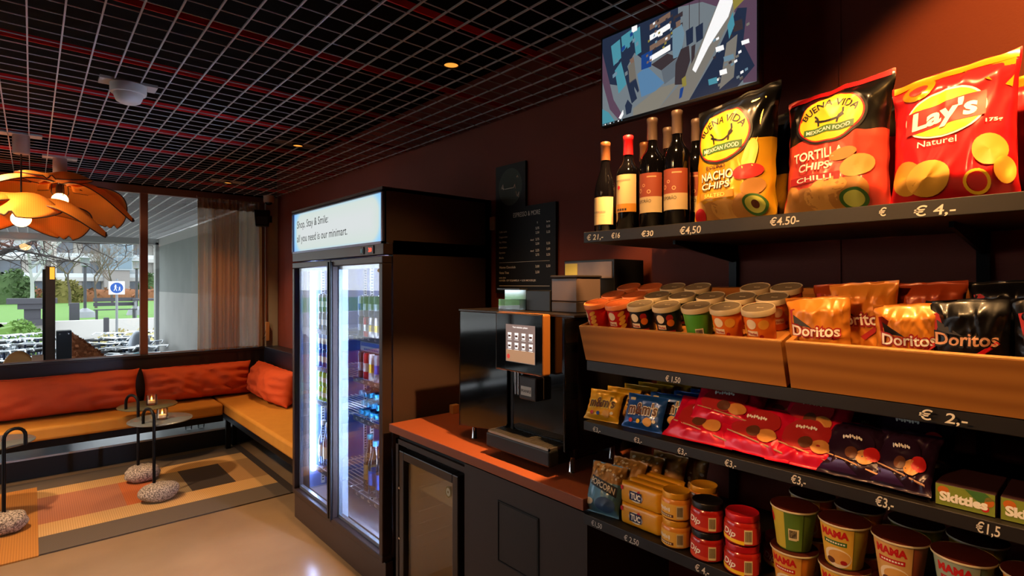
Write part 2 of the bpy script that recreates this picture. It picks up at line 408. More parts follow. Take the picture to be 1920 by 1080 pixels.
# rug
cols = {'dk': mat('rug_dark', '#4e4238', .9, wave=(26, '#5a4d41', 'Y')), 'tan': mat('rug_tan', '#c29a62', .9, wave=(26, '#ac8350', 'X')), 'mus': mat('rug_mustard', '#b1742c', .9, wave=(26, '#9c6424', 'X')),
        'pk': mat('rug_pink', '#a86a4a', .9, wave=(26, '#955a40', 'X')), 'ol': mat('rug_olive', '#85704e', .9, wave=(26, '#776345', 'X')), 'bk': mat('rug_black', '#2c211d', .9, wave=(26, '#332823', 'X')), 'rs': mat('rug_rust', '#b8602c', .9, wave=(26, '#a65526', 'X')), 'cam': mat('rug_camel', '#a0784a', .9, wave=(26, '#916b40', 'X'))}
rg = MB()
def tile(k, x0, x1, y0, y1): rg.mat(cols[k]).box(x0, x1, y0, y1, .001, .009)
tile('mus', -1.3, .03, 4.11, 5.50); tile('dk', -1.3, .03, 5.50, 5.67)
tile('dk', .03, 1.44, 5.40, 5.67); tile('tan', .03, 1.44, 5.20, 5.40); tile('tan', .03, 1.44, 4.40, 4.63); tile('dk', .03, 1.44, 4.12, 4.40)
tile('pk', .03, .50, 4.63, 5.20); tile('rs', .50, .72, 4.63, 5.20); tile('ol', .72, .90, 4.63, 5.20); tile('bk', .90, 1.2, 4.63, 5.20); tile('cam', 1.2, 1.44, 4.63, 5.20)
tile('bk', 1.44, 1.5, 4.12, 5.67)
tag(rg.build('rug', None, smooth=False), 'woven patchwork rug of orange, tan and brown blocks on the lounge floor', 'rug')

# side tables: rod hooked over a round top, set in a rough granite stone
M_stone = mat('granite', '#cbb9a6', .85, noise=(120, '#5a4e46', .12), bump=(70, .7))
M_top = mat('grey_table_top', '#7f8688', .25, .4); M_topo = mat('olive_table_top', '#6d6a4e', .3, .3)
def side_table(label, rodp, top, hook, mtop, zt, stone_c):
    r = thing('side_table', label, 'side table', (rodp[0], rodp[1], .009), 0, 'hooked side tables on the rug')
    O = Vector((rodp[0], rodp[1], .009)); q = Vector((top[0], top[1], zt)) - O; hk = Vector((hook[0], hook[1], zt)) - O; zt -= .009
    s = MB(); sd = int(rodp[0] * 100)
    def st(u, v):
        th = 2 * PI * u; ph = PI * v; k = 1 + .10 * wob(sd, math.cos(th) * 2, v * 5) ; cx = math.sin(ph) ** .6
        return (stone_c[0] - O.x + .125 * k * cx * math.cos(th), stone_c[1] - O.y + .10 * k * cx * math.sin(th), max(0, .06 - .062 * math.cos(ph) * k))
    s.grid(st, 28, 16, True); s.build('stone_base', M_stone, r, ang=80)
    d = hk.xy; h = zt + .115; pts = [(0, 0, .05), (0, 0, zt * .5), (0, 0, h - d.length / 2)]
    for k in range(1, 10):
        t = PI * k / 10; pts.append((d.x * (1 - math.cos(t)) / 2, d.y * (1 - math.cos(t)) / 2, h - d.length / 2 + d.length / 2 * math.sin(t)))
    pts += [(d.x, d.y, h - d.length / 2), (d.x, d.y, zt - .002)]
    MB().tube(pts, .0105, 12).build('rod', M_bm, r, ang=80)
    MB().lathe([(.0, 0), (.205, 0), (.211, .004), (.211, .008), (.205, .012), (0, .012)], 48, (q.x, q.y, zt - .012)).build('table_top', mtop, r, ang=50)
    return r
side_table('grey topped side table hooked on a black rod in the stone nearest the drinks fridge', (.658, 4.632), (.729, 4.843), (.608, 4.75), M_top, .537, (.684, 4.60))
side_table('olive topped side table standing behind the grey topped one, close to the bench', (.628, 5.163), (.717, 5.36), (.560, 5.27), M_topo, .560, (.653, 5.14))
side_table('black hooked side table on the orange end of the rug, cut by the photo edge', (-.131, 4.653), (-.189, 4.891), (-.030, 4.70), M_top, .522, (-.135, 4.63))

# candle glasses
M_cg = glass('candle_glass', (.98, .96, .92), .25, .08)
M_flame = mat('candle_flame', '#ffc070', .5, emit=14, ecol='#ffb050')
M_wax = mat('candle_wax', '#f4e3c4', .5, emit=.35, ecol='#ffb060')
def candle(label, x, y, z):
    r = thing('candle_glass', label, 'candle', (x, y, z), 0, 'lit candle glasses on the side tables')
    MB().lathe([(.036, 0), (.039, .006), (.039, .078), (.0355, .078), (.0355, .016), (0, .016)], 24).build('glass_holder', M_cg, r)
    MB().lathe([(.0, .0165), (.030, .0165), (.030, .034), (.0, .036)], 20).build('tea_light', M_wax, r)
    MB().lathe([(0, .036), (.006, .044), (.004, .055), (0, .064)], 10).build('flame', M_flame, r)
candle('lit ribbed candle glass on the grey topped side table', .735, 4.812, .5385)
candle('lit ribbed candle glass on the olive topped side table', .74, 5.33, .5615)
M_clear = glass('clear_glass', (.97, .98, .98), .3)
for x, lb in ((1.12, 'empty drinking glass on the low plinth below the bench, nearer the window middle'), (1.225, 'empty drinking glass on the low plinth below the bench, nearer the corner leg')):
    o = MB().lathe([(.028, 0), (.036, .085), (.034, .085), (.026, .006), (0, .006)], 20).build('drinking_glass', M_clear); o.location = (x, 5.93, .1705)
    tag(o, lb, 'glass', 'empty glasses on the plinth')

# pendant lamps with petal shades
M_petal = mat('orange_petal_fabric', '#e89430', .7, wave=(30, '#d98222', 'X'), trans=(.45, 0))
M_wire = mat('dark_wire', '#3a2416', .5, .5)
M_bulb = mat('bulb_glass', '#ffd9a0', .3, emit=16, ecol='#ffc678')
M_taupe = mat('taupe_metal', '#9c8478', .5)
M_plate = mat('ceiling_plate', '#b4b0ac', .5)
def pendant(label, x, y, zh, petals, seed):
    r = thing('pendant_lamp', label, 'lamp', (x, y, 2.48), 0, 'petal pendant lamps'); zz = zh - 2.48
    MB().box(-.10, .10, -.048, .048, .0, .012).build('ceiling_plate', M_plate, r, smooth=False)
    MB().lathe([(.0, -.115), (.040, -.115), (.042, -.11), (.042, 0), (0, 0)], 24).build('canopy', M_taupe, r, ang=50)
    MB().rod((0, 0, -.115), (0, 0, zz + .02), .0045).build('cord', M_wire, r)
    MB().lathe([(.0, zz + .03), (.014, zz + .03), (.019, zz - .01), (.019, zz - .055), (0, zz - .055)], 16).build('socket', M_wire, r)
    h = MB()
    for k in range(4):
        t = PI / 2 * k + .4; h.tube([(0, 0, zz + .02), (.05 * math.cos(t), .05 * math.sin(t), zz + .012), (.055 * math.cos(t), .055 * math.sin(t), zz - .05), (.03 * math.cos(t), .03 * math.sin(t), zz - .085)], .0035, 6)
    h.build('socket_bracket', M_wire, r)
    MB().ball((0, 0, zz - .10), .05, n=20, k=12).build('bulb', M_bulb, r)
    for i, (ang, L, dr, wd, cup) in enumerate(petals):
        an = math.radians(ang)
        def srf(u, v, an=an, L=L, dr=dr, wd=wd, cup=cup, i=i):
            s_ = u; e = 2 * v - 1
            ww = wd * max(0.02, math.sin(PI * (.08 + .90 * s_) ** .9)) ** .6
            rad = .05 + L * s_; lat = e * ww
            z = zz + .015 + .05 * math.sin(PI * s_) - dr * s_ ** 1.7 - cup * e * e * (ww / wd) + .012 * math.sin(5 * e + 3 * s_ + i)
            return (rad * math.cos(an) - lat * math.sin(an), rad * math.sin(an) + lat * math.cos(an), z + .004 * i)
        p = MB().grid(srf, 26, 16).build('shade_petal', M_petal, r, ang=80, solid=.0025)
        out = [srf(k / 24, 0) for k in range(25)] + [srf(1, k / 8) for k in range(1, 8)] + [srf(1 - k / 24, 1) for k in range(25)]
        MB().tube(out, .004, 6).build('petal_wire', M_wire, p)
    l = bpy.data.lights.new('bulb_lamp', 'POINT'); l.energy = 2.5; l.color = (1, .62, .28); l.shadow_soft_size = .05
    lo = bpy.data.objects.new('bulb_lamp', l); COL.objects.link(lo); lo.location = (0, 0, zz - .10); lo.parent = r
pendant('orange petal pendant lamp hanging nearest, its hub lower than the other lamp', -.05, 4.60, 2.06, [(-10, .38, .19, .24, .08), (58, .38, .20, .27, .05), (128, .38, .20, .27, .05), (200, .38, .14, .26, .08), (262, .30, .13, .22, .10)], 3)
pendant('orange petal pendant lamp hanging behind, closer to the window and higher', .157, 5.25, 2.275, [(-14, .40, .24, .27, .05), (42, .40, .27, .30, .04), (112, .40, .26, .30, .04), (184, .42, .10, .28, .06), (258, .24, .01, .22, .03)], 5)

# smoke detector and downlights
M_white = mat('white_plastic', '#d8d2cc', .45)
r = thing('smoke_detector', 'round white smoke detector on a grey plate in the ceiling grid', 'smoke detector', (.338, 3.09, 2.475))
MB().box(-.11, .11, -.048, .048, .0, .012).build('ceiling_plate', M_plate, r, smooth=False)
MB().lathe([(0, -.04), (.069, -.04), (.072, -.03), (.072, 0), (0, 0)], 32).build('base', M_white, r, ang=50)
MB().lathe([(0, -.085), (.03, -.085), (.048, -.075), (.058, -.05), (.058, -.04), (0, -.04)], 32).build('sensor_head', M_white, r, ang=40)
M_amber = mat('downlight_lens', '#ffb040', .4, emit=1.3, ecol='#e89a3c')
for x, y, lb in ((1.335, 1.91, 'small round amber downlight in the dark ceiling above the counter'), (1.34, 3.70, 'small round amber downlight in the ceiling above the drinks fridge'), (1.35, 5.48, 'small round amber downlight in the ceiling close to the curtain')):
    r = thing('downlight', lb, 'downlight', (x, y, 2.476), 0, 'ceiling downlights')
    MB().lathe([(.030, .03), (.030, 0), (.038, 0), (.038, .03)], 28, caps=False).build('ring', M_bm, r, ang=40)
    MB().lathe([(0, .004), (.031, .004), (.031, .010), (0, .010)], 28).build('lens', M_amber, r, smooth=False)
    if y > 3: MB().box(-.14, .14, -.048, .048, .012, .02).build('ceiling_plate', M_plate if y > 5 else mat('ceiling_plate_dark', '#4a4644', .5), r, smooth=False)

# sheer curtain with heading tape and rail
def sheer(name, op, col):
    return mat(name, col, .9, trans=(.7, op))
M_cur = sheer('sheer_brown_cloth', .30, '#d6a468')
M_curd = mat('curtain_heading', '#8a5c38', .9, trans=(.3, .05))
r = thing('curtain', 'sheer brown floor curtain gathered at the corner of the window', 'curtain', (1.53, 6.04, .9))
def cur(dy, x0, x1, dens, amp, seed, z0=.0, z1=1.47):
    def fn(u, v):
        x = x0 + (x1 - x0) * u
        ph = dens * u + .8 * wob(seed, u * 2, 0)
        return (x - 1.53 + .010 * math.sin(ph * 1.0 + 2 * v) * (1 - v), dy + amp * math.sin(ph) * (.65 + .35 * (1 - v)) + .004 * math.sin(ph * 2.3), z0 + (z1 - z0) * v)
    return fn
c = MB(); c.grid(cur(0, 1.215, 1.822, 52, .034, 2), 260, 10); c.build('cloth', M_cur, r, ang=80)
c = MB(); c.grid(cur(.012, 1.34, 1.60, 40, .030, 5), 160, 10); c.build('cloth', M_cur, r, ang=80)
c = MB(); c.grid(cur(-.004, 1.215, 1.822, 52, .034, 2, 1.40, 1.505), 260, 2); c.build('heading_tape', M_curd, r, ang=80)
MB().box(-.32, .31, -.01, .012, 1.50, 1.518).build('curtain_rail', M_alu, r, smooth=False)
# corner: speaker, camera, cord handle
r = thing('wall_speaker', 'small black speaker on a bracket in the window corner', 'speaker', (1.80, 5.98, 2.15), math.radians(-20))
MB().prism([(-.062, .0), (.062, .0), (.075, .165), (-.075, .165)], lambda x, y, k: (x, (-.05 - .02 * y / .165) if k == 0 else .05, y)).build('cabinet', M_bm, r, smooth=False, bevel=.006)
MB().box(-.055, .055, -.062, -.055, .02, .15).build('grille', mat('speaker_grille', '#111113', .8), r, smooth=False)
MB().box(.0, .09, .05, .07, .05, .12).build('bracket', M_bm, r, smooth=False)
r = thing('dome_camera', 'white dome camera under the ceiling in the window corner', 'security camera', (1.87, 6.0, 2.478))
MB().lathe([(0, -.07), (.048, -.07), (.052, -.06), (.052, 0), (0, 0)], 28).build('housing', mat('camera_housing', '#c6a48e', .45), r, ang=50)
MB().lathe([(0, -.098), (.02, -.094), (.033, -.082), (.036, -.07), (0, -.07)], 24).build('dome', mat('camera_dome', '#15120f', .1), r)
r = thing('blind_control', 'thin brown blind pole with a tan handle beside the curtain', 'blind control', (1.868, 6.08, .95))
MB().rod((0, 0, .21), (0, 0, 1.25), .008, 10).build('pole', M_alu, r)
MB().box(-.012, .028, -.03, .0, .0, .20).build('handle', mat('tan_wood', '#b98a5c', .5), r, bevel=.005)
MB().tube([(-.01, -.02, .05), (-.05, -.04, .02), (-.02, -.03, .09), (-.01, -.02, .11)], .003, 5).build('pull_cord', M_wire, r)
# ================================================================== DRINKS FRIDGE
M_fr = mat('fridge_body_black', '#3f2c23', .5, bump=(240, .05))
M_frm = mat('fridge_frame', '#3c2c27', .4, .2)
M_frd = mat('fridge_frame_dark', '#141215', .4)
M_inner = mat('fridge_liner', '#6f8ad0', .35)
M_led = mat('led_strip', '#e8f0ff', .4, emit=230, ecol='#c8dcff')
M_fgl = glass('fridge_glass', (.97, .985, 1.0), .0, 0, .30)
M_rail = mat('slotted_rail', '#e8eef4', .4)
M_slot = mat('rail_slot', '#23272e', .6)
M_shelfw = mat('wire_shelf', '#d6dde4', .3, .4)
M_tagd = mat('label_strip', '#20283a', .4)
M_chalk = mat('chalk_white', '#e6dfd4', .8)
fg = thing('display_fridge', 'tall black two door drinks fridge with a lit sign box on top', 'fridge', (1.65, 3.075, 0))
FO = Vector((1.65, 3.075, 0))
def fb(): m = MB(); m.T = Matrix.Translation(-FO); return m
Y0, Y1 = 2.45, 3.70
b = fb().box(1.36, 1.99, Y0, Y0 + .045, .0, 2.03).box(1.36, 1.99, Y1 - .045, Y1, 0, 2.03).box(1.95, 1.99, Y0, Y1, 0, 2.03).box(1.36, 1.99, Y0, Y1, 1.70, 1.77).box(1.30, 1.99, Y0, Y1, 2.015, 2.035).box(1.36, 1.99, Y0, Y1, .0, .18)
b.box(1.312, 1.36, Y0, Y0 + .012, 1.757, 2.03).box(1.312, 1.36, Y1 - .012, Y1, 1.757, 2.03)
b.build('body', M_fr, fg, smooth=False)
fb().box(1.318, 1.38, Y0, Y1, .0, .165).build('kick_plate', M_fr, fg, smooth=False, bevel=.003)
b = fb(); b.mat(M_inner).box(1.40, 1.945, Y0 + .046, Y0 + .05, .185, 1.695).box(1.40, 1.945, Y1 - .05, Y1 - .046, .185, 1.695).box(1.94, 1.945, Y0 + .05, Y1 - .05, .185, 1.695)
b.box(1.40, 1.94, Y0 + .05, Y1 - .05, 1.69, 1.695); b.mat(mat('liner_floor', '#8c8a94', .4)).box(1.40, 1.94, Y0 + .05, Y1 - .05, .182, .188)
b.build('inner_liner', None, fg, smooth=False)
# control panel below the sign, with switch and temperature read-out
b = fb().box(1.305, 1.36, Y0, Y1, 1.698, 1.755); b.build('control_panel', M_frm, fg, smooth=False, bevel=.003)
def on_front(X):                      # surface coordinates (distance to the right of the far end, height) on a plane facing the aisle
    return lambda x, y: (X - FO.x, -x - FO.y, y)
m = fb(); m.box(1.300, 1.306, 2.545, 2.615, 1.705, 1.748); d = m.build('thermostat', M_frd, fg, smooth=False, bevel=.002)
t = MB(); lettering(t, '3.0', -2.58, 1.717, .020, on_front(1.2995), .02); t.build('digits', mat('red_digits', '#ff3a20', .5, emit=5), d, smooth=False)
m = fb(); m.box(1.300, 1.306, 2.655, 2.695, 1.707, 1.745); d = m.build('power_switch', M_frd, fg, smooth=False, bevel=.002)
fb().box(1.2975, 1.301, 2.668, 2.683, 1.715, 1.735).build('switch_rocker', mat('switch_teal', '#3c6a70', .4, emit=.4), d, smooth=False)
# sign box: white centre, blue towards the rim, as printed on the lit sheet
sg = bpy.data.materials.new('lit_sign_sheet'); sg.use_nodes = True; nt = sg.node_tree; nt.nodes.clear()
out = nt.nodes.new('ShaderNodeOutputMaterial'); em = nt.nodes.new('ShaderNodeEmission'); em.inputs['Strength'].default_value = 1.15
uvn = nt.nodes.new('ShaderNodeTexCoord'); sp = nt.nodes.new('ShaderNodeSeparateXYZ'); nt.links.new(uvn.outputs['Generated'], sp.inputs[0])
def mth(op, a, b_=None, c_=None):
    n = nt.nodes.new('ShaderNodeMath'); n.operation = op
    for i, q in enumerate((a, b_, c_)):
        if q is None: continue
        if isinstance(q, (int, float)): n.inputs[i].default_value = q
        else: nt.links.new(q, n.inputs[i])
    return n.outputs[0]
ax = mth('ABSOLUTE', mth('SUBTRACT', sp.outputs['Y'], .5)); az = mth('ABSOLUTE', mth('SUBTRACT', sp.outputs['Z'], .5))
# rounded box distance in metres: half size 0.62 x 0.137
dx = mth('MAXIMUM', mth('SUBTRACT', mth('MULTIPLY', ax, 1.24), .48), 0.); dz = mth('MAXIMUM', mth('SUBTRACT', mth('MULTIPLY', az, .274), .03), 0.)
dd = mth('SQRT', mth('ADD', mth('MULTIPLY', dx, dx), mth('MULTIPLY', dz, dz)))
rp = nt.nodes.new('ShaderNodeValToRGB'); rp.color_ramp.elements[0].position = .0; rp.color_ramp.elements[0].color = (.62, .66, .66, 1)
rp.color_ramp.elements[1].position = .21; rp.color_ramp.elements[1].color = (.09, .30, .95, 1)
e = rp.color_ramp.elements.new(.085); e.color = (.58, .66, .62, 1); e = rp.color_ramp.elements.new(.115); e.color = (.33, .60, .80, 1)
nt.links.new(dd, rp.inputs['Fac']); nt.links.new(rp.outputs['Color'], em.inputs['Color']); nt.links.new(em.outputs[0], out.inputs['Surface'])
m = fb(); m.box(1.312, 1.322, Y0 + .012, Y1 - .012, 1.759, 2.013); sgo = m.build('lit_sign', sg, fg, smooth=False)
m = fb(); m.box(1.300, 1.322, Y0, Y1, 2.008, 2.02).box(1.300, 1.322, Y0, Y1, 1.752, 1.764).box(1.300, 1.322, Y0, Y0 + .014, 1.752, 2.02).box(1.300, 1.322, Y1 - .014, Y1, 1.752, 2.02)
m.build('sign_frame', mat('sign_frame_metal', '#55566e', .3, .6), fg, smooth=False)
M_ink = mat('sign_ink', '#20242c', .7)
for tx_, zz_, ww_ in (('Shop, Stay & Smile:', 1.915, .50), ('all you need is our minimart.', 1.825, .76)): t = MB(); lettering(t, tx_, -3.635, zz_, .050, on_front(1.3112), .0, width=ww_, align='l'); t.build('sign_lettering', M_ink, sgo, smooth=False)
# doors
def door(name_l, ya, yb):
    wa, wb2 = (.022, .035) if name_l == 'l' else (.035, .022)
    m = fb(); m.box(1.302, 1.356, ya, yb, 1.655, 1.692).box(1.302, 1.356, ya, yb, .168, .20).box(1.302, 1.356, ya, ya + wa, .20, 1.655).box(1.302, 1.356, yb - wb2, yb, .20, 1.655)
    d = m.build('door', M_frm, fg, smooth=False, bevel=.004)
    m = fb(); m.box(1.320, 1.326, ya + wa - .005, yb - wb2 + .005, .195, 1.66); m.build('door_glass', M_fgl, d, smooth=False)
    m = fb(); m.box(1.335, 1.356, ya + wa, ya + wa + .014, .2, 1.655).box(1.335, 1.356, yb - wb2 - .014, yb - wb2, .2, 1.655).box(1.335, 1.356, ya + .035, yb - .035, .2, .22).box(1.335, 1.356, ya + .035, yb - .035, 1.635, 1.655)
    m.build('glass_spacer', mat('alu_spacer', '#aab8c8', .3, .7), d, smooth=False)
    return d
dl = door('l', 3.079, Y1 - .005); dr = door('r', Y0 + .005, 3.071)
for d, yy in ((dl, 3.091), (dr, 3.058)):
    m = fb(); m.box(1.288, 1.303, yy - .008, yy + .008, .19, 1.68); m.build('door_handle', M_frd, d, smooth=False, bevel=.004)
m = fb(); m.box(1.36, 1.40, 3.055, 3.095, .18, 1.70); m.build('centre_post', mat('centre_post', '#9fb0c4', .4), fg, smooth=False)
# round maker's plate on the glass of the right door
m = MB(); m.disc(-2.515, 1.62, .022, .010, on_front(1.3185)); m.build('door_badge', mat('brass_badge', '#8a6a3a', .4, .6), dr, smooth=False)
# lamps inside
for y, x in ((Y1 - .065, 1.42), (Y0 + .060, 1.415)):
    fb().box(x - .012, x + .012, y - .009, y + .009, .30, 1.66).build('lamp_strip', M_led if y < 3 else mat('led_strip_far', '#e8f0ff', .4, emit=45, ecol='#b8d0ff'), fg, smooth=False, bevel=.004)
# slotted rails on the side walls and behind the post
for y, sgn in ((Y1 - .05, -1), (Y0 + .05, 1), (3.075, -1)):
    for x in (1.49, 1.56, 1.80):
        if y == 3.075 and x != 1.56: continue
        m = fb(); m.mat(M_rail).box(x - .012, x + .012, y, y + .006 * sgn, .2, 1.68); m.mat(M_slot)
        z = .22
        while z < 1.66: m.box(x - .006, x + .006, y + .006 * sgn, y + .0068 * sgn, z, z + .009); z += .018
        m.build('slotted_rail', None, fg, smooth=False)
LV = (.335, .775, 1.0, 1.245)
def price_tags(mb, ys, X, z, texts):
    for yy, tx in zip(ys, texts): lettering(mb, tx, -yy, z, .012, on_front(X), .01)
for z in LV:
    m = fb(); m.mat(M_shelfw)
    for sx in range(16): x = 1.44 + sx * .031; m.box(x - .002, x + .002, Y0 + .06, Y1 - .06, z - .004, z)
    for y in (Y0 + .1, 2.75, 3.02, 3.13, 3.4, Y1 - .1): m.box(1.43, 1.92, y - .003, y + .003, z - .009, z - .004)
    m.mat(M_tagd).box(1.424, 1.43, Y0 + .07, 3.04, z - .022, z + .006).box(1.424, 1.43, 3.11, Y1 - .07, z - .022, z + .006)
    s = m.build('shelf', None, fg, smooth=False)
    for yy, tx in zip((2.60, 2.68, 2.76, 2.84, 2.92, 2.99, 3.5, 3.58), ('€2,-', '€2,50', '€2,-', '€3,-', '€2,50', '€2,-', '€2,-', '€2,50')):
        t = MB(); price_tags(t, (yy,), 1.4232, z - .012, (tx,)); t.build('price_tag', M_chalk, s, smooth=False)

# ---- drinks in the fridge
M_lid = mat('can_aluminium', '#b9bcc0', .25, 1.0)
def can(name, label, body, band, r=.029, h=.135, letter=None, lc=None, loc_=(0, 0, 0)):
    t = thing(name, label, 'drink can', loc_, FRONT, None)
    MB().mat(body).lathe([(r * .8, 0), (r, .006), (r, h - .010), (r * .86, h)], 20).build('can_body', None, t, ang=60)
    MB().lathe([(0, h), (r * .86, h), (r * .88, h + .003), (r * .8, h + .003), (r * .78, h - .001), (0, h - .001)], 20).build('can_end', M_lid, t, ang=50)
    cf = lambda x, y, q=.0004: ((r + q) * math.sin(x / r), -(r + q) * math.cos(x / r), y)
    if band:
        m = MB(); m.mat(band).rect(-r * 1.2, r * 1.2, h * .30, h * .62, lambda x, y: cf(x, y), 14, 2)
        if letter: m.mat(lc); lettering(m, letter, 0, h * .40, h * .13, lambda x, y: cf(x, y, .0009), .02, width=r * 1.6, cut=6)
        m.build('label_band', None, t, ang=80)
    return t
c_red = mat('can_red', '#c01822', .35, .3); c_wht = mat('can_white', '#e4e2dc', .4, .1); c_blue = mat('can_blue', '#1c4fae', .35, .3); c_lime = mat('can_lime', '#9cc832', .4, .1)
c_blk = mat('can_black', '#1a1e2c', .35, .3); c_sil = mat('can_silver', '#a8b4c4', .3, .7); c_yel = mat('can_yellow', '#e6c23a', .4, .1); c_grn = mat('can_green', '#2e7a3a', .4, .1); c_aqua = mat('bottle_cap_blue', '#2fa0dc', .4); c_pink = mat('cap_pink', '#e0584e', .4); c_org = mat('can_orange', '#e07a2a', .4)
KINDS = {'dark': (c_blk, c_sil), 'red': (c_red, c_wht), 'white': (c_wht, c_yel), 'blue': (c_blue, c_wht), 'lime': (c_lime, c_wht), 'silver': (c_sil, c_blue), 'yellow': (c_yel, c_grn)}
PROTO = {}
def drink(kind, x, y, z, label, group, h=.135):
    key = (kind, h)
    if key not in PROTO:
        PROTO[key] = can('drink_can', label, *KINDS[kind], h=h, loc_=(x, y, z)); PROTO[key]['label'] = label; PROTO[key]['group'] = group; return PROTO[key]
    return dup(PROTO[key], (x, y, z), None, label, group)
RX = 1.468
# right hand door: tiers of cans as the shelves show them from the aisle
pos = [3.0 - .066 * k for k in range(8)]
top = ['silver', 'dark', 'dark', 'dark', 'silver', 'dark', 'silver', 'dark']; low = ['dark', 'red', 'white', 'white', 'silver', 'yellow', 'silver', 'red']
WD = {'silver': 'silver', 'dark': 'dark', 'red': 'red', 'white': 'white and yellow', 'yellow': 'yellow', 'blue': 'blue', 'lime': 'lime green'}
ORD = ['first', 'second', 'third', 'fourth', 'fifth', 'sixth', 'seventh', 'eighth', 'ninth', 'tenth', 'eleventh']
for k, y in enumerate(pos):
    drink(low[k], RX, y, 1.246, f'{WD[low[k]]} drink can on the highest fridge shelf, {ORD[k]} from the middle post', 'cans on the highest fridge shelf', .116)
    drink(top[k], RX, y, 1.246 + .1195, f'{WD[top[k]]} drink can stacked over the highest shelf cans, {ORD[k]} from post', 'cans on the highest fridge shelf', .116)
mid = ['dark', 'red', 'white', 'silver', 'silver', 'dark', 'silver', 'blue']
for k, y in enumerate(pos):
    drink(mid[k], RX, y, 1.001, f'{WD[mid[k]]} slim drink can, second fridge shelf down, {ORD[k]} from middle post', 'slim cans on the second fridge shelf', .152)
# shrink-wrapped blue pack lying over the slim cans
t = thing('drink_pack', 'blue and white shrink wrapped drink pack lying over the slim cans', 'drink pack', (1.50, 2.80, 1.1565), FRONT)
MB().box(-.22, .22, -.045, .06, 0, .065).build('pack_wrap', mat('pack_pale', '#b9cbe2', .3), t, smooth=False, bevel=.012)
m = MB(); m.mat(c_blue).rect(-.20, .20, .034, .056, lambda x, y: (x, -.0458, y), 2, 1); [m.rect(-.16 + .02 * q_, -.146 + .02 * q_, .012, .022, lambda x, y: (x, -.0460, y), 1, 1) for q_ in range(16)]; m.build('pack_band', None, t, smooth=False)
# left hand door: items by the far wall
for tier, kind, z, h, gl in ((0, 'dark', 1.246, .116, 'highest'), (1, 'dark', 1.3655, .116, 'highest'), (0, 'blue', 1.001, .116, 'second'), (1, 'blue', 1.1205, .116, 'second'), (0, 'lime', .776, .095, 'third'), (1, 'lime', .8745, .095, 'third')):
    for k in range(4):
        drink(kind, RX, 3.598 - .066 * k, z, f'{("lower", "upper")[tier]} {WD[kind]} drink can, left fridge door, {gl} shelf, {ORD[k]} from far side', 'cans behind the left fridge door', h)
M_pet = glass('pet_plastic', (.86, .93, 1.0), .2); M_petb = glass('blue_pet_plastic', (.35, .62, .95), .3)
def bottle(name, label, cat, r, h, body, capm, lab=None, loc_=(0, 0, 0), rot=FRONT, group=None, neck=.013, sh=.62, liquid=None, txt=None, txm=None):
    t = thing(name, label, cat, loc_, rot, group)
    MB().lathe([(r * .7, 0), (r, .008), (r, h * sh * .9), (r * .93, h * sh), (r * .55, h * (sh + .18)), (neck, h * (sh + .25)), (neck, h - .012), (0, h - .012)], 22).build('bottle_body', body, t, ang=60)
    MB().lathe([(0, h), (neck * 1.12, h), (neck * 1.2, h - .003), (neck * 1.2, h - .03), (0, h - .03)], 16).build('cap', capm, t, ang=50)
    if lab:
        cf = lambda x, y, q=.0005: ((r + q) * math.sin(x / r), -(r + q) * math.cos(x / r), y)
        m = MB(); m.mat(lab).rect(-r * PI * .98, r * PI * .98, h * .22, h * .48, lambda x, y: cf(x, y), 30, 1)
        if txt: m.mat(txm); lettering(m, txt, 0, h * .30, h * .07, lambda x, y: cf(x, y, .001), .02, width=r * 1.3, cut=6)
        m.build('label_band', None, t, ang=80)
    return t
# third shelf: small water bottles lying with their caps to the door, three tiers
bp = None
for tier in range(3):
    for k in range(8 - tier % 2):
        y = 2.985 - .060 * k - .030 * (tier % 2); z = .776 + .031 + .0545 * tier
        pink = (k >= 6 and tier < 3 and (k + tier) % 2 == 0)
        lb = f'small water bottle with {"pink" if pink else "blue"} cap lying in the {("bottom", "middle", "top")[tier]} tier, {ORD[k]} from post'
        L = (1.655, y, z)
        if bp is None:
            bp = bottle('water_bottle', lb, 'bottle', .030, .215, M_petb, c_aqua, c_blue, L, (0, -PI / 2, 0), 'small water bottles lying on the third fridge shelf'); pp = None
        elif pink:
            if pp is None: pp = bottle('water_bottle', lb, 'bottle', .030, .215, M_pet, c_pink, c_red, L, (0, -PI / 2, 0), 'small water bottles lying on the third fridge shelf')
            else: dup(pp, L, None, lb)
        else: dup(bp, L, None, lb)
# bottom shelf: large water bottles and wine
wb_ = bottle('water_bottle', 'large clear water bottle on the lowest fridge shelf, nearest the right edge', 'bottle', .043, .315, M_pet, c_aqua, c_blue, (1.485, 2.60, .336), FRONT, 'large water bottles on the lowest fridge shelf', .015)
for k, y in enumerate((2.692, 2.784, 2.876)):
    dup(wb_, (1.485, y, .336), None, f'large clear water bottle on the lowest fridge shelf, {ORD[k + 1]} from the right edge')
M_rose = glass('rose_wine', (.95, .62, .38), .3); M_gold = mat('gold_label', '#c89a4a', .4, .4)
wn_ = bottle('wine_bottle', 'amber wine bottle at the back of the lowest fridge shelf, beside the post', 'bottle', .038, .33, M_rose, mat('teal_capsule', '#2ab4cc', .4), M_gold, (1.60, 3.00, .336), FRONT, 'wine bottles on the lowest fridge shelf', .014)
dup(wn_, (1.60, 2.91, .336), None, 'amber wine bottle with teal capsule on the lowest fridge shelf, second from the post')
dup(wn_, (1.50, 2.975, .336), None, 'amber wine bottle with teal capsule on the lowest fridge shelf, in front at the post')
tb = bottle('juice_bottle', 'tall pale bottle with white cap on the lowest shelf, left door, by far wall', 'bottle', .033, .30, M_pet, c_wht, c_wht, (1.475, 3.60, .336), FRONT, 'tall bottles behind the left fridge door', .014)
dup(tb, (1.475, 3.52, .336), None, 'tall pale bottle with white cap on the lowest shelf, left door, second from far wall')
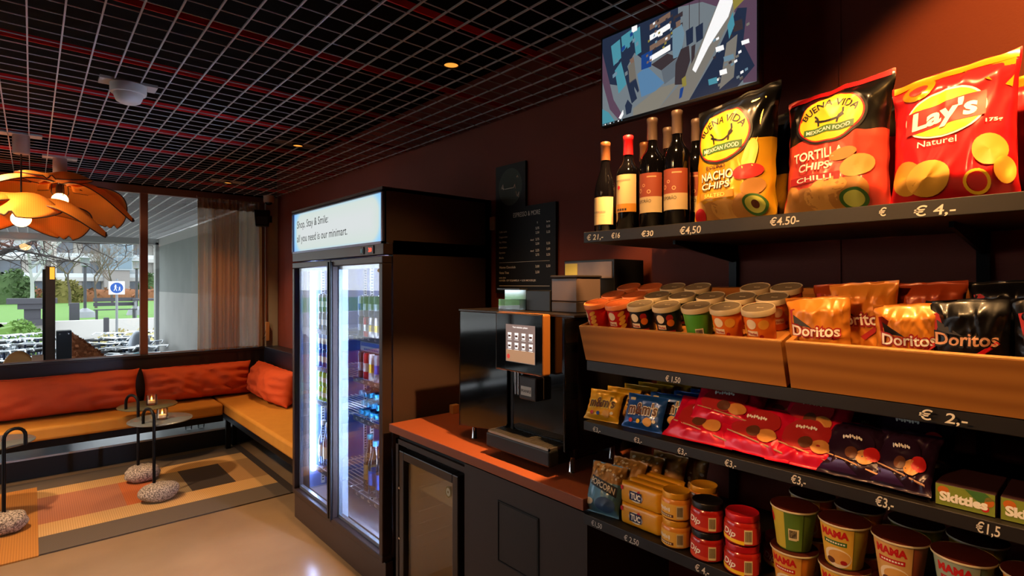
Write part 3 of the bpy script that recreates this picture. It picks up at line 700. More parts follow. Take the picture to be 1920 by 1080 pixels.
dup(tb, (1.475, 3.44, .336), None, 'tall pale bottle with white cap on the lowest shelf, left door, third from far wall')
# ================================================================== COUNTER
M_cab = mat('cabinet_black', '#332620', .6, bump=(200, .06)); M_cabd = mat('cabinet_gap', '#0a0909', .7)
M_wtop = mat('terracotta_worktop', '#a4512e', .55, noise=(30, '#a8552f', .3)); M_wedge = mat('worktop_edge', '#6e3a2a', .6)
cb = thing('base_cabinet', 'black base cabinet under the terracotta worktop, between fridge and shelves', 'cabinet', (1.6, 1.76, 0))
def cbm(): m = MB(); m.T = Matrix.Translation((-1.6, -1.76, 0)); return m
m = cbm().box(1.335, 1.99, 1.155, 1.815, .0, .815).box(1.335, 1.99, 2.355, 2.378, 0, .80).box(1.335, 1.99, 1.815, 2.378, .775, .80).box(1.335, 1.99, 1.815, 2.36, 0, .04).box(1.95, 1.99, 1.815, 2.36, .04, .775)
m.build('carcass', M_cab, cb, smooth=False)
cbm().box(1.350, 1.98, 1.16, 2.37, .80, .829).build('shadow_gap', M_cabd, cb, smooth=False)
m = cbm().box(1.331, 1.336, 1.375, 1.600, .497, .503).box(1.331, 1.336, 1.375, 1.600, .724, .730).box(1.331, 1.336, 1.375, 1.381, .5, .73).box(1.331, 1.336, 1.594, 1.600, .5, .73)
h = m.build('hatch_frame', M_cabd, cb, smooth=False, bevel=.002)
cbm().box(1.333, 1.3365, 1.383, 1.592, .505, .722).build('waste_hatch', mat('hatch_black', '#241d19', .6), cb, smooth=False, bevel=.004)
m = MB().mat(M_wtop).box(1.31, 1.99, 1.15, 2.40, .832, .870); o = m.build('worktop', None, smooth=False, bevel=.002)
tag(o, 'terracotta worktop slab running from the tall fridge to the snack shelves', 'worktop')
o = MB().box(1.655, 1.70, 2.352, 2.385, .8705, .915).build('wood_block', mat('light_wood_block', '#d89a52', .6, noise=(20, '#c98a44', .2)), smooth=False, bevel=.002); tag(o, 'small light wooden block on the worktop behind the coffee machine corner', 'wooden block')
# under-counter fridge
mf = thing('mini_fridge', 'small glass door fridge built into the black cabinet', 'fridge', (1.6, 2.085, .04))
def mfm(): m = MB(); m.T = Matrix.Translation((-1.6, -2.085, -.04)); return m
M_cream = mat('cream_liner', '#cdbb9c', .6)
m = mfm(); m.mat(mat('mini_fridge_shell', '#1b1714', .5)).box(1.37, 1.92, 1.835, 1.85, .045, .765).box(1.37, 1.92, 2.32, 2.335, .045, .765).box(1.37, 1.92, 1.85, 2.32, .75, .765).box(1.37, 1.92, 1.85, 2.32, .045, .10)
m.mat(M_cream).box(1.38, 1.915, 1.85, 1.856, .10, .75).box(1.38, 1.915, 2.314, 2.32, .10, .75).box(1.90, 1.915, 1.856, 2.314, .10, .75).box(1.38, 1.90, 1.856, 2.314, .10, .106).box(1.38, 1.90, 1.856, 2.314, .745, .75)
for y, s in ((2.314, -1), (1.856, 1)):
    for z in (.25, .31, .37, .43, .49, .55, .61, .67): m.box(1.42, 1.88, y, y + .006 * s, z, z + .008)
m.build('body', None, mf, smooth=False)
mfm().box(1.42, 1.89, 1.87, 2.30, .545, .551).build('shelf', mat('cream_wire', '#dccfb4', .4), mf, smooth=False)
mfm().box(1.52, 1.89, 1.87, 2.0, .106, .30).build('compressor_step', M_cream, mf, smooth=False, bevel=.01)
d = mfm().box(1.322, 1.366, 1.845, 1.885, .105, .755).box(1.322, 1.366, 2.285, 2.325, .105, .755).box(1.322, 1.366, 1.885, 2.285, .715, .755).box(1.322, 1.366, 1.885, 2.285, .105, .15).build('door', mat('mini_door_frame', '#241c19', .35), mf, smooth=False, bevel=.004)
mfm().box(1.338, 1.343, 1.88, 2.29, .145, .72).build('door_glass', glass('mini_glass', (.93, .88, .78), .10), d, smooth=False)
for z in (.33, .57): mfm().box(1.3195, 1.324, 2.315, 2.327, z, z + .010).build('hinge_clip', M_chrome, d, smooth=False)
mm_ = MB(); of = lambda X: (lambda x, y: (X - 1.6, -x - 2.085, y - .04))
mm_.mat(mat('badge_gold', '#8a7434', .5)).disc(-1.935, .662, .020, .024, of(1.3372)); mm_.mat(mat('badge_cream', '#d8cfae', .5)).disc(-1.935, .662, .015, .018, of(1.3366)); mm_.mat(mat('badge_gold', '')).disc(-1.935, .662, .005, .006, of(1.336))
mm_.build('door_badge', None, d, smooth=False)
mfm().box(1.40, 1.41, 1.90, 2.27, .738, .744).build('lamp_strip', mat('warm_fill_led', '#ffe6b8', .5, emit=9, ecol='#ffd79a'), mf, smooth=False)  # unseen glowing strip added to warm the mini fridge interior

# ================================================================== COFFEE MACHINE
M_gloss = mat('gloss_black', '#060607', .06, spec=.6, coat=.5); M_sat = mat('satin_black', '#0e0d0d', .4); M_smoke = mat('smoke_plastic', '#3a302c', .25)
cm = thing('coffee_machine', 'black bean to cup coffee machine with a tilted touch screen on the worktop', 'coffee machine', (1.55, 1.66, .8705))
def cmm(): m = MB(); m.T = Matrix.Translation((-1.55, -1.66, -.8705)); return m
cmm().box(1.46, 1.74, 1.32, 1.995, .925, 1.425).build('housing', M_sat, cm, smooth=False, bevel=.008)
m = cmm(); m.prism([(2.0, 1.432), (1.672, 1.432), (1.672, .985), (1.69, .95), (2.0, .915)], lambda y, z, k: (1.445 if k == 0 else 1.475, y, z)); m.build('front_panel', M_gloss, cm, smooth=False, bevel=.004)
m = cmm(); m.tube([(1.4445, 1.672, 1.433), (1.4445, 2.001, 1.433), (1.4445, 2.001, .917)], .0022, 6); m.build('edge_trim', M_chrome, cm)
m = cmm(); m.tube([(1.399, 1.424, 1.214), (1.399, 1.688, 1.214), (1.399, 1.688, 1.438), (1.399, 1.424, 1.438)], .0020, 6); m.build('screen_trim', M_chrome, cm)
cmm().box(1.452, 1.475, 1.645, 1.660, .93, 1.432).build('panel_gap', M_bm, cm, smooth=False)
cmm().box(1.452, 1.47, 1.325, 1.645, .975, 1.432).build('recess_panel', M_gloss, cm, smooth=False, bevel=.003)
cmm().box(1.40, 1.47, 1.312, 1.322, .96, 1.43).build('side_panel', M_gloss, cm, smooth=False, bevel=.003)
cmm().box(1.44, 1.745, 1.305, 2.003, 1.43, 1.440).build('top_plate', mat('machine_top', '#3a3230', .3, .6), cm, smooth=False, bevel=.002)
for x, y in ((1.47, 1.925), (1.47, 1.345), (1.70, 1.925), (1.70, 1.345)):
    m = cmm(); m.lathe([(.013, 0), (.011, .003), (.011, .055)], 14, (x, y, .8705)); m.build('foot', M_chrome, cm, ang=40)
# drip tray with a bar grille
m = cmm(); m.box(1.362, 1.60, 1.352, 1.708, .905, .962); tr = m.build('drip_tray', M_sat, cm, smooth=False, bevel=.006)
m = cmm(); m.box(1.365, 1.56, 1.356, 1.362, .962, .970).box(1.365, 1.56, 1.698, 1.704, .962, .970).box(1.365, 1.371, 1.356, 1.704, .962, .970).box(1.555, 1.56, 1.356, 1.704, .962, .970)
k = 1.37
while k < 1.70: m.box(1.371, 1.555, k - .0022, k + .0022, .964, .9695); k += .0118
m.box(1.43, 1.433, 1.36, 1.70, .961, .9642).box(1.50, 1.503, 1.36, 1.70, .961, .9642); m.build('grille', mat('grille_steel', '#b8aca0', .3, .9), tr, smooth=False)
cmm().box(1.60, 1.62, 1.352, 1.708, .905, .985).build('tray_back', M_sat, cm, smooth=False)
# outlet
for y in (1.585, 1.602): cmm().lathe([(.007, 1.12), (.007, 1.225)], 12, (1.43, y, 0)).build('spout_tube', M_chrome, cm)
o = cmm().box(1.41, 1.46, 1.47, 1.565, 1.11, 1.20).build('outlet_block', mat('outlet_grey', '#2c2624', .35), cm, smooth=False, bevel=.006)
t = MB(); cf = lambda X: (lambda x, y: (X - 1.55, -x - 1.66, y - .8705))
t.mat(M_chalk).rect(-1.553, -1.495, 1.127, 1.162, cf(1.4095), 1, 1); t.mat(M_sat); lettering(t, 'FRANKE', -1.524, 1.139, .011, cf(1.409), .02); t.build('maker_plate', None, o, smooth=False)
# touch screen
ts = cmm().box(1.400, 1.440, 1.420, 1.690, 1.212, 1.440).build('touch_screen', mat('screen_case_spotlit', '#a8682e', .4, .3), cm, smooth=False, bevel=.008, seg=3)  # orange of the spot's light put into the case colour
cmm().box(1.3985, 1.402, 1.426, 1.684, 1.218, 1.434).build('screen_glass', mat('screen_glass_black', '#07080b', .05, spec=.6), ts, smooth=False)
t = MB(); t.mat(mat('screen_lit', '#8a7a74', .4, emit=.55, ecol='#8a7470')).rect(-1.628, -1.462, 1.250, 1.395, cf(1.3980), 1, 1)
t.mat(mat('screen_lit_low', '#c09a78', .4, emit=.6, ecol='#b48a68')).rect(-1.626, -1.464, 1.252, 1.297, cf(1.3977), 1, 1)
wl = mat('screen_white', '#ffffff', .4, emit=.9)
t.mat(wl); lettering(t, 'Your selection, please', -1.545, 1.382, .007, cf(1.3974), .01)
for rr in range(2):
    for cc in range(4):
        cx = -1.605 + .040 * cc; cy = 1.350 - .038 * rr
        t.mat(wl).prism([(cx - .011, cy + .013), (cx + .011, cy + .013), (cx + .008, cy - .010), (cx - .008, cy - .010)], lambda x, y, k: cf(1.3974 if k == 0 else 1.3976)(x, y))
        t.mat(mat('coffee_brown', '#5a3018', .5, emit=.3)).rect(cx - .008, cx + .007, cy - .004, cy + .004, cf(1.3972), 1, 1); t.mat(wl).rect(cx - .012, cx + .012, cy - .015, cy - .0135, cf(1.3974), 1, 1)
t.mat(mat('screen_red', '#d03a30', .5, emit=.8)).disc(-1.612, 1.270, .009, .009, cf(1.3974)); t.build('screen_picture', None, ts, smooth=False)
# hopper, reader box and top boxes
m = cmm(); m.mat(M_smoke).box(1.55, 1.69, 1.392, 1.528, 1.44, 1.483); m.mat(mat('hopper_grey', '#5c4c46', .2)).box(1.55, 1.69, 1.392, 1.528, 1.483, 1.575); m.mat(mat('hopper_lid', '#2a2422', .35)).box(1.546, 1.694, 1.388, 1.532, 1.575, 1.585)
m.build('bean_hopper', None, cm, smooth=False, bevel=.004)
m = cmm(); m.mat(M_sat).box(1.55, 1.68, 1.535, 1.675, 1.44, 1.525); m.build('cup_box', None, cm, smooth=False, bevel=.003)
rd = thing('card_holder', 'small clear leaflet holder standing on the coffee machine below the menu board', 'leaflet holder', (1.56, 1.755, 1.441), FRONT)
MB().box(-.068, .068, .0, .003, 0, .085).box(-.068, .068, -.035, .0, 0, .003).build('back_plate', mat('mirror_plate', '#b8c0c0', .06, .95), rd, smooth=False)
MB().box(-.068, .068, -.037, -.034, 0, .045).build('front_plate', M_clear, rd, smooth=False)
MB().box(-.072, .072, -.04, .006, .085, .092).build('top_bar', M_sat, rd, smooth=False)
mc = thing('milk_cooler', 'tall black box with a grey front and yellow note behind the bean hopper', 'milk cooler', (1.855, 1.515, .8705), FRONT)
MB().box(-.138, .138, -.098, .10, 0, .782).build('case', M_sat, mc, smooth=False, bevel=.003)
m = MB().box(-.130, .126, -.101, -.098, .705, .772).build('front_strip', mat('grey_strip', '#6c5c58', .3, noise=(16, '#7a6a66', .2)), mc, smooth=False)
m = MB(); m.box(-.128, -.058, -.1025, -.101, .708, .768); m.build('note', mat('yellow_note', '#cfc46a', .7), mc, smooth=False)

# ================================================================== WALL ITEMS
M_board = mat('board_black', '#15130f', .6); M_bchalk = mat('menu_cream', '#fff2dc', .7); M_dim = mat('menu_dim', '#8f8270', .7)
mn = thing('menu_board', 'black drinks menu board with white lines of prices on the wall above the machine', 'menu board', (1.992, 2.16, 1.5), FRONT)
MB().box(-.237, .237, -.010, .006, 0, .468).build('panel', M_board, mn, smooth=False)
fnb = lambda x, y: (x, -.0106, y)
t = MB(); t.mat(M_bchalk); lettering(t, 'ESPRESSO & MORE', .02, .415, .026, fnb, .0, width=.21)
for i, (nm, a, c_) in enumerate((('Caffe Latte', '2,75', '3,25'), ('Cappuccino', '2,50', '3,25'), ('Flat White', '2,75', ''), ('Americano', '2,50', '3,25'), ('Espresso', '2,25', '3,00'), ('Mocha', '2,75', '3,25'))):
    y = .338 - .029 * i
    lettering(t, nm, -.205, y, .011, fnb, .012, align='l'); lettering(t, a, .105, y + .006 * (i % 2), .012, fnb, .02)
    if c_: lettering(t, c_, .185, y + .004, .012, fnb, .02)
    if i in (2, 4): lettering(t, 'decaf', .065, y, .009, fnb, .02)
lettering(t, 'S', .105, .368, .010, fnb, .02); lettering(t, 'large', .185, .368, .010, fnb, .02)
t.rect(-.205, .195, .170, .1715, fnb, 1, 1)
lettering(t, 'Warme Chocolade', -.205, .138, .013, fnb, .015, align='l'); lettering(t, '3,00', .105, .138, .013, fnb, .02); lettering(t, '3,50', .185, .138, .013, fnb, .02)
lettering(t, 'Verse Thee', -.205, .108, .013, fnb, .015, align='l'); lettering(t, '2,50', .105, .108, .013, fnb, .02)
lettering(t, 'extra shot', -.205, .082, .010, fnb, .015, align='l'); lettering(t, 'HAVER- OF SOJAMELK + 0,50 MOGELIJK', -.205, .066, .010, fnb, .015, align='l', width=.30)
t.rect(-.205, .195, .040, .0425, fnb, 1, 1); lettering(t, 'to go', .0, .022, .010, fnb, .02); t.build('menu_lettering', None, mn, smooth=False)
pb = thing('picture_board', 'black board with a grey green disc and line drawing above the menu board', 'wall board', (1.993, 2.275, 1.968), FRONT)
MB().box(-.124, .124, -.008, .005, 0, .245).build('panel', M_board, pb, smooth=False)
fnp = lambda x, y, q=-.0084: (x, q, y)
t = MB(); t.mat(mat('disc_grey_green', '#4a5246', .7)).disc(0, .120, .098, .103, lambda x, y: fnp(x, y)); t.build('disc', None, pb, smooth=False)
t = MB(); t.mat(M_bchalk)
for pts in ([(-.075, .115), (-.06, .14), (-.055, .11), (-.07, .125), (-.045, .112)], [(-.04, .112), (.03, .112), (.04, .13), (.045, .105)], [(.05, .09), (.06, .06), (.075, .085), (.07, .055)], [(.055, .165), (.062, .175), (.068, .163)]):
    for a, c_ in zip(pts, pts[1:]): t.tube([(a[0], -.009, a[1]), (c_[0], -.009, c_[1])], .0022, 5)
t.build('line_drawing', None, pb, smooth=False)
o = MB().box(1.975, 1.999, 2.405, 2.445, 1.86, 1.935).build('wall_switch', mat('switch_cream', '#b89878', .5), smooth=False, bevel=.003); tag(o, 'small cream switch plate on the wall between fridge and menu board', 'switch')
# ================================================================== SNACK SHELVES
M_shelf = mat('black_shelf', '#17110d', .5); M_price = mat('chalk_price', '#d9d2c6', .8)
XF, XW = 1.31, 1.785
ZS1, ZS2, ZS3, ZS4 = 1.714, 1.309, 1.119, .826
def hand(mb, body, y, z, h, rot=0., w=None):
    lettering(mb, body, -y, z, h, lambda x, q: (XF - .0008, -x, q), .012, width=w, shear=.12, rot=rot)
def board(name, label, z, th, prices, xf=XF):
    t = thing(name, label, 'shelf', (1.55, .1, z)); O = Vector((1.55, .1, z))
    m = MB(); m.T = Matrix.Translation(-O); m.box(xf, XW - .015, -.9, 1.148, z - th, z); m.build('board', M_shelf, t, smooth=False, bevel=.0015)
    for body, y, zz, h, w in prices: m = MB(); m.T = Matrix.Translation(-O); hand(m, body, y, zz, h, 0, w); m.build('price_lettering', M_price, t, smooth=False)
    for y in (.90, .25):
        m = MB(); m.T = Matrix.Translation(-O); m.prism([(XW + .002, z - th), (xf + .12, z - th), (xf + .12, z - th - .012), (XW + .002, z - th - .055)], lambda x, q, k: (x, y - .004 + .008 * k, q)); m.build('bracket', M_bm, t, smooth=False)
    return t
board('wall_shelf', 'topmost black wall shelf carrying wine bottles and large bags of chips', ZS1, .034, [('€ 21,-', 1.102, 1.688, .017, .066), ('€16', 1.022, 1.688, .016, .032), ('€30', .910, 1.686, .016, .040), ('€4,50', .776, 1.684, .020, .062), ('€4.50-', .535, 1.688, .019, .066), ('€', .340, 1.690, .017, .014), ('€ 4,-', .255, 1.684, .020, .066)])
board('wall_shelf', 'black wall shelf under the two wooden crates', ZS2, .032, [('€ 1,50', .828, 1.284, .016, .046), ('€  2,-', .242, 1.286, .020, .075)], 1.325)
board('wall_shelf', 'black wall shelf holding candy bags in yellow, blue and red', ZS3, .028, [('€3,-', 1.095, 1.094, .015, .030), ('€3,-', .942, 1.094, .015, .028), ('€3,-', .800, 1.094, .016, .028), ('€3,-', .665, 1.094, .017, .030), ('€3,-', .504, 1.095, .019, .032), ('€3,-', .337, 1.094, .020, .032), ('€1,5', .176, 1.094, .020, .034)])
board('wall_shelf', 'lowest black wall shelf in view with crackers, jars and noodle cups', ZS4, .032, [('€1,50', 1.095, .801, .016, .042), ('€ 2,50', .965, .798, .017, .052), ('€ 4,-', .742, .799, .018, .040)])
for y, lb in ((.90, 'black slotted wall rail behind the shelves, below the nacho bag'), (.25, 'black slotted wall rail behind the shelves, at the right below the large red chip bag')):
    r = thing('shelf_rail', lb, 'shelf rail', (1.793, y, .3), 0, 'slotted shelf rails')
    MB().box(-.006, .006, -.013, .013, 0, 1.5).build('rail', M_bm, r, smooth=False)

# ---- wooden crates, tipped towards the aisle
M_wood = mat('birch_ply', '#b8772f', .5, wave=(1.4, '#a26424', 'Z', 4, (1.0, .12, 6))); M_woode = mat('ply_edge', '#c99a5c', .6, noise=(60, '#b07e42', .2))
TILT = math.radians(17)
def crate(label, yl, yr, fl):
    # own axes: x runs to the right along the shelf, y into the shelf, z up the tilted front
    t = thing('wooden_crate', label, 'crate', (1.319, (yl + yr) / 2, ZS2 + .0015), (0, 0, FRONT), 'tilted wooden crates'); L = (yl - yr) / 2
    R = Matrix.Rotation(TILT, 4, 'X')
    def cm_(): m = MB(); m.T = R; return m
    cm_().box(-L, L, 0, .012, 0, .113).build('front_board', M_wood, t, smooth=False, bevel=.0012)
    cm_().box(-L + .001, L - .001, .0005, .0115, .1131, .1141).build('front_board_edge', M_woode, t, smooth=False)
    for s in (-1, 1): cm_().box(s * L - s * .012, s * L, .012, .42, 0, .113).build('side_board', M_wood, t, smooth=False, bevel=.0012)
    cm_().box(-L + .012, L - .012, .012, .42, fl - .01, fl).build('bottom_board', M_wood, t, smooth=False); cm_().box(-L + .012, L - .012, .41, .42, .01, .113).build('back_board', M_wood, t, smooth=False)
    m = MB().box(-L + .05, L - .05, .30, .42, 0, .085); m.build('rear_prop', M_wood, t, smooth=False)
    return t
crate('tilted wooden crate filled with short round snack cans', 1.147, .533, .096); crate('tilted wooden crate filled with orange and black tortilla chip bags', .524, -.40, .03)
def crate_pt(y, depth, up=.0965):
    """a spot on a crate's sloping floor"""
    d = Vector((0, depth, up)); d = Matrix.Rotation(TILT, 3, 'X') @ d
    return (1.319 + d.y, y, ZS2 + .0015 + d.z)

# ---- short snack cans
M_lidc = mat('lid_clear', '#8a7a66', .25); M_rimc = mat('lid_rim', '#cdb994', .35); M_lido = mat('lid_orange', '#e2703a', .35); M_rimo = mat('lid_rim_orange', '#ee8a52', .35)
s_red = mat('snack_red', '#c8201c', .35); s_blk = mat('snack_black', '#1c1a1e', .35); s_grn = mat('snack_green', '#4f9a34', .35); s_lgrn = mat('snack_light_green', '#8fc05a', .35); s_org = mat('snack_orange', '#e0701e', .35); s_crm = mat('print_cream', '#ecd9b8', .5); s_ink = mat('print_black', '#1a1412', .5); s_chip = mat('print_chip', '#e8a83c', .5); s_dred = mat('print_dark_red', '#a51a1a', .5); s_wht = mat('print_white', '#f2ece0', .5)
def snack_can(label, body, lid, rim, turn, style, loc_):
    t = thing('snack_can', label, 'snack can', loc_, (TILT, 0, FRONT), 'short round snack cans'); t.rotation_mode = 'XYZ'
    R_ = .0365; h = .078; ca, sa = math.cos(turn), math.sin(turn)
    rr = lambda z: R_ * (.90 + .10 * min(1, z / h))
    MB().mat(body).lathe([(R_ * .86, 0), (R_ * .90, .003), (R_ * .985, h - .002), (R_ * .96, h)], 30).build('can_body', None, t, ang=50)
    l = MB(); l.mat(rim).lathe([(R_ * .99, h - .012), (R_ * 1.06, h - .011), (R_ * 1.07, h + .001), (R_ * 1.03, h + .003), (R_ * .97, h + .002)], 30, caps=False); l.mat(lid).lathe([(0, h + .0008), (R_ * .99, h + .0008)], 30, caps=False)
    l.build('lid', None, t, ang=40)
    m = MB(); m.mat(rim).rect(-.006, .010, -.004, .002, lambda x, y: (x + .004, y, h + .0016), 2, 1); m.mat(s_ink).rect(.002, .010, -.0005, .0008, lambda x, y: (x, y, h + .002), 1, 1); m.build('lid_mark', None, t, smooth=False)
    def cf(x, y, q=.0005):
        r = rr(y) + q; a = x / R_ + turn; return (r * math.sin(a), -r * math.cos(a), y)
    m = MB()
    if style != 'barcode':
        m.mat(s_crm).disc(-.006, .048, .0125, .0125, lambda x, y: cf(x, y, .0006))                      # plain pale badge
        m.mat(s_crm).rect(-.020, .008, .018, .031, lambda x, y: cf(x, y, .0006), 8, 2)
        m.mat(s_dred if style != 'red' else s_dred); lettering(m, 'Pringles', -.006, .0205, .0075, lambda x, y: cf(x, y, .0012), .02, width=.024, rot=-.06, cut=5)
        if style == 'black':
            m.mat(s_dred).disc(.022, .050, .010, .010, cf); m.mat(s_org).disc(.023, .036, .0105, .010, lambda x, y: cf(x, y, .0008)); m.mat(s_dred).rect(-.026, .034, .006, .014, cf, 10, 1); m.mat(s_wht); m.rect(-.020, .004, .009, .0115, lambda x, y: cf(x, y, .001), 6, 1)
        elif style == 'red':
            for k in range(4): m.mat(s_chip).disc(.026 + .002 * (k % 2), .054 - .013 * k, .012, .006, lambda x, y: cf(x, y, .0006 + .0002 * k), rot=.5)
            m.mat(s_wht).rect(-.018, .006, .006, .011, cf, 6, 1)
        elif style == 'orange':
            m.mat(s_chip).disc(.024, .046, .013, .012, cf); m.mat(s_dred).disc(.016, .016, .005, .005, cf); m.mat(s_chip).disc(-.032, .030, .010, .012, cf)
        elif style == 'green': m.mat(s_lgrn).disc(.024, .04, .012, .014, cf)
    else:
        m.mat(s_lgrn).prism([(-.045, .003), (.012, .003), (-.030, .064), (-.045, .064)], lambda x, y, k: cf(x, y, .0004 if k == 0 else .0)); m.mat(s_crm).rect(.004, .026, .004, .026, cf, 6, 2); m.mat(s_ink)
        for k in range(8): m.rect(.006 + .0023 * k, .0072 + .0023 * k, .008, .023, lambda x, y: cf(x, y, .001), 1, 1)
    m.build('printed_label', None, t, ang=80)
    return t
STY = {'r': ('red', s_red, M_lido, M_rimo, 'red'), 'k': ('black', s_blk, M_lidc, M_rimc, 'black'), 'g': ('green', s_grn, M_lidc, M_rimc, 'barcode'), 'o': ('orange', s_org, M_lidc, M_rimc, 'orange'), 'G': ('green', s_grn, M_lidc, M_rimc, 'green')}
rows = [(.052, [(1.104, 'r', -.55), (1.022, 'r', .1), (.940, 'k', .1), (.855, 'k', .1), (.764, 'g', .1), (.683, 'o', 0), (.600, 'o', 0)]),
        (.135, [(1.100, 'r', 0), (1.018, 'r', 0), (.936, 'k', 0), (.853, 'k', .1), (.766, 'G', 0), (.682, 'o', .1), (.600, 'o', .8)]),
        (.218, [(1.098, 'r', 0), (1.016, 'r', .2), (.934, 'k', 0), (.850, 'k', 0), (.680, 'o', .1), (.598, 'o', .7)])]
RN = ('front', 'middle', 'back')
cache = {}
for ri, (dep, items) in enumerate(rows):
    cnt = {}
    for (y, k, turn) in items:
        nm = STY[k][0]; cnt[nm] = cnt.get(nm, 0) + 1; tot = sum(1 for q in items if STY[q[1]][0] == nm)
        wh = 'only one' if tot == 1 else ('left one' if cnt[nm] == 1 else 'right one') + ' of its colour'
        lb = f'short {nm} snack can in the {RN[ri]} row of the crate' + ('' if tot == 1 else f', {"left" if cnt[nm] == 1 else "right"} of the two')
        key = (k, turn); L = crate_pt(y, dep)
        if key in cache: dup(cache[key], L, None, lb)
        else: cache[key] = snack_can(lb, *STY[k][1:4], turn, STY[k][4], L)

# ---- bags: a pillow of foil with crimped ends and printed shapes laid on its front
def foil(name, col, rough=.32, metal=.25): return mat(name, col, rough, metal, coat=.25)
class Bag:
    def __init__(s, name, label, cat, w, h, t, seed, loc_, rot, mats, group=None, split=None, crease=1., fold=.0, top_tilt=0.):
        s.w, s.h, s.t, s.seed, s.cr, s.fold, s.tt = w, h, t, seed, crease, fold, top_tilt
        s.root = thing(name, label, cat, loc_, rot, group)
        b = MB(); nu, nv = 44, 52
        fr, bk = mats['front'], mats.get('back', mats['front'])
        b.mat(fr)
        if split:                                     # (height share, material): colour of the upper part of the front
            b.grid(lambda u, v: s.P((2 * u - 1), v * split[0]), nu, int(nv * split[0])); b.mat(split[1]); b.grid(lambda u, v: s.P((2 * u - 1), split[0] + (1 - split[0]) * v), nu, int(nv * (1 - split[0])) + 1)
            b.mat(bk if 'back' in mats else split[1])
        else: b.grid(lambda u, v: s.P((2 * u - 1), v), nu, nv); b.mat(bk)
        b.grid(lambda u, v: s.P(-(2 * u - 1), v, 1), nu, nv)
        b.build('bag_foil', None, s.root, ang=48)
        s.k = 0
    def P(s, a, v, side=-1, q=0.):
        """a in -1..1 across, v in 0..1 up"""
        sd = s.seed; va = min(v, 1 - v)
        seal = min(1, max(0, (va - .02) / .17)); seal = seal * seal * (3 - 2 * seal)
        edge = max(0, 1 - abs(a) ** 2.6) ** .6
        bul = seal ** .7 * edge * (1.05 - .25 * (v - .35))
        wid = 1 - .07 * seal * (.4 + .6 * math.sin(PI * v))
        ridge = lambda z: 1 - abs(math.sin(z)) * 2
        near = max(0, 1 - va / .38)
        cr = s.cr * (near * .16 * ridge(a * 6.5 + 3 * wob(sd, a, v * 2) + sd) * seal + .085 * ridge(5 * v + 3.2 * a * (1 if sd % 2 else -1) + 2.4 * wob(sd + 2, a * 1.5, v * 2)) * edge * seal + .06 * wob(sd + 4, a * 3.0, v * 4.2, 6, 4) + .035 * ridge(9 * v - 5 * a + 3 * wob(sd + 9, a * 3, v * 3)) * edge * seal)
        cr *= .45 + .55 * min(1, max(0, abs(a) - .35) * 1.8 + near * .8)
        side_cr = s.cr * .10 * max(0, abs(a) - .62) * ridge(v * 17 + sd + 2 * a)
        y = side * (s.t / 2) * (bul + (cr + side_cr) * (1 if side < 0 else .5)) + s.t * .05 * wob(sd + 6, a * 2, v) * (1 - seal) * (1 if va < .5 else 0)
        x = a * s.w / 2 * wid + s.w * .012 * wob(sd + 7, 0, v * 6)
        z = v * s.h + s.h * .012 * wob(sd + 8, a * 3, v * 2) * (v > .5) + s.tt * a * s.h * v * v
        if s.fold: y -= s.fold * max(0, v - .6) ** 2 * 4 * s.h * (1 + .4 * a)
        return (x, y + side * q * 1.0 - (0 if side > 0 else 0), max(0, z))
    def on(s, lift=.0012):
        lift = lift * 1.3 + .0014
        """surface coordinates: x in metres from the middle, y in metres up"""
        return lambda x, y: s.P(max(-.995, min(.995, 2 * x / s.w)), max(0.005, min(.995, y / s.h)), -1, lift)
    def label(s, name='printed_label', mb=None):
        return mb.build(name, None, s.root, ang=80)
f_blk = foil('foil_black', '#0c0b0d'); f_yel = foil('foil_yellow', '#e0a21c'); f_red = foil('foil_red', '#d01c24'); f_gold = foil('foil_gold', '#d8941c', .28, .5); f_org = foil('foil_orange', '#d8742a'); f_pink = foil('foil_coral', '#dd4a3c')
f_purp = foil('foil_purple', '#4a2450'); f_dpur = foil('foil_dark_purple', '#2a1428'); f_blu = foil('foil_blue', '#1c4f9c'); f_dkb = foil('foil_navy', '#12203a'); f_mm = foil('foil_yellow_candy', '#e8ac20', .35, .15); f_mr = foil('foil_magenta_red', '#d40a34', .35, .2); f_tan = foil('foil_tan', '#a8783a', .45, .15); f_sky = foil('foil_sky', '#5a8ca8', .4, .15); f_silv = foil('foil_silver', '#b8b4b0', .25, .8)
p_yel = mat('print_yellow', '#f0c428', .45); p_ink = s_ink; p_red = mat('print_red', '#c81e1e', .45); p_grn = mat('print_green', '#3c6a2c', .5); p_chip = mat('print_tortilla', '#d8a04e', .55); p_chip2 = mat('print_tortilla_shade', '#b9803a', .55); p_wht = s_wht; p_brn = mat('print_brown', '#5a2c14', .5); p_avo = mat('print_avocado', '#c8cc5a', .5); p_lime = mat('print_pale_yellow', '#f4e06a', .45)
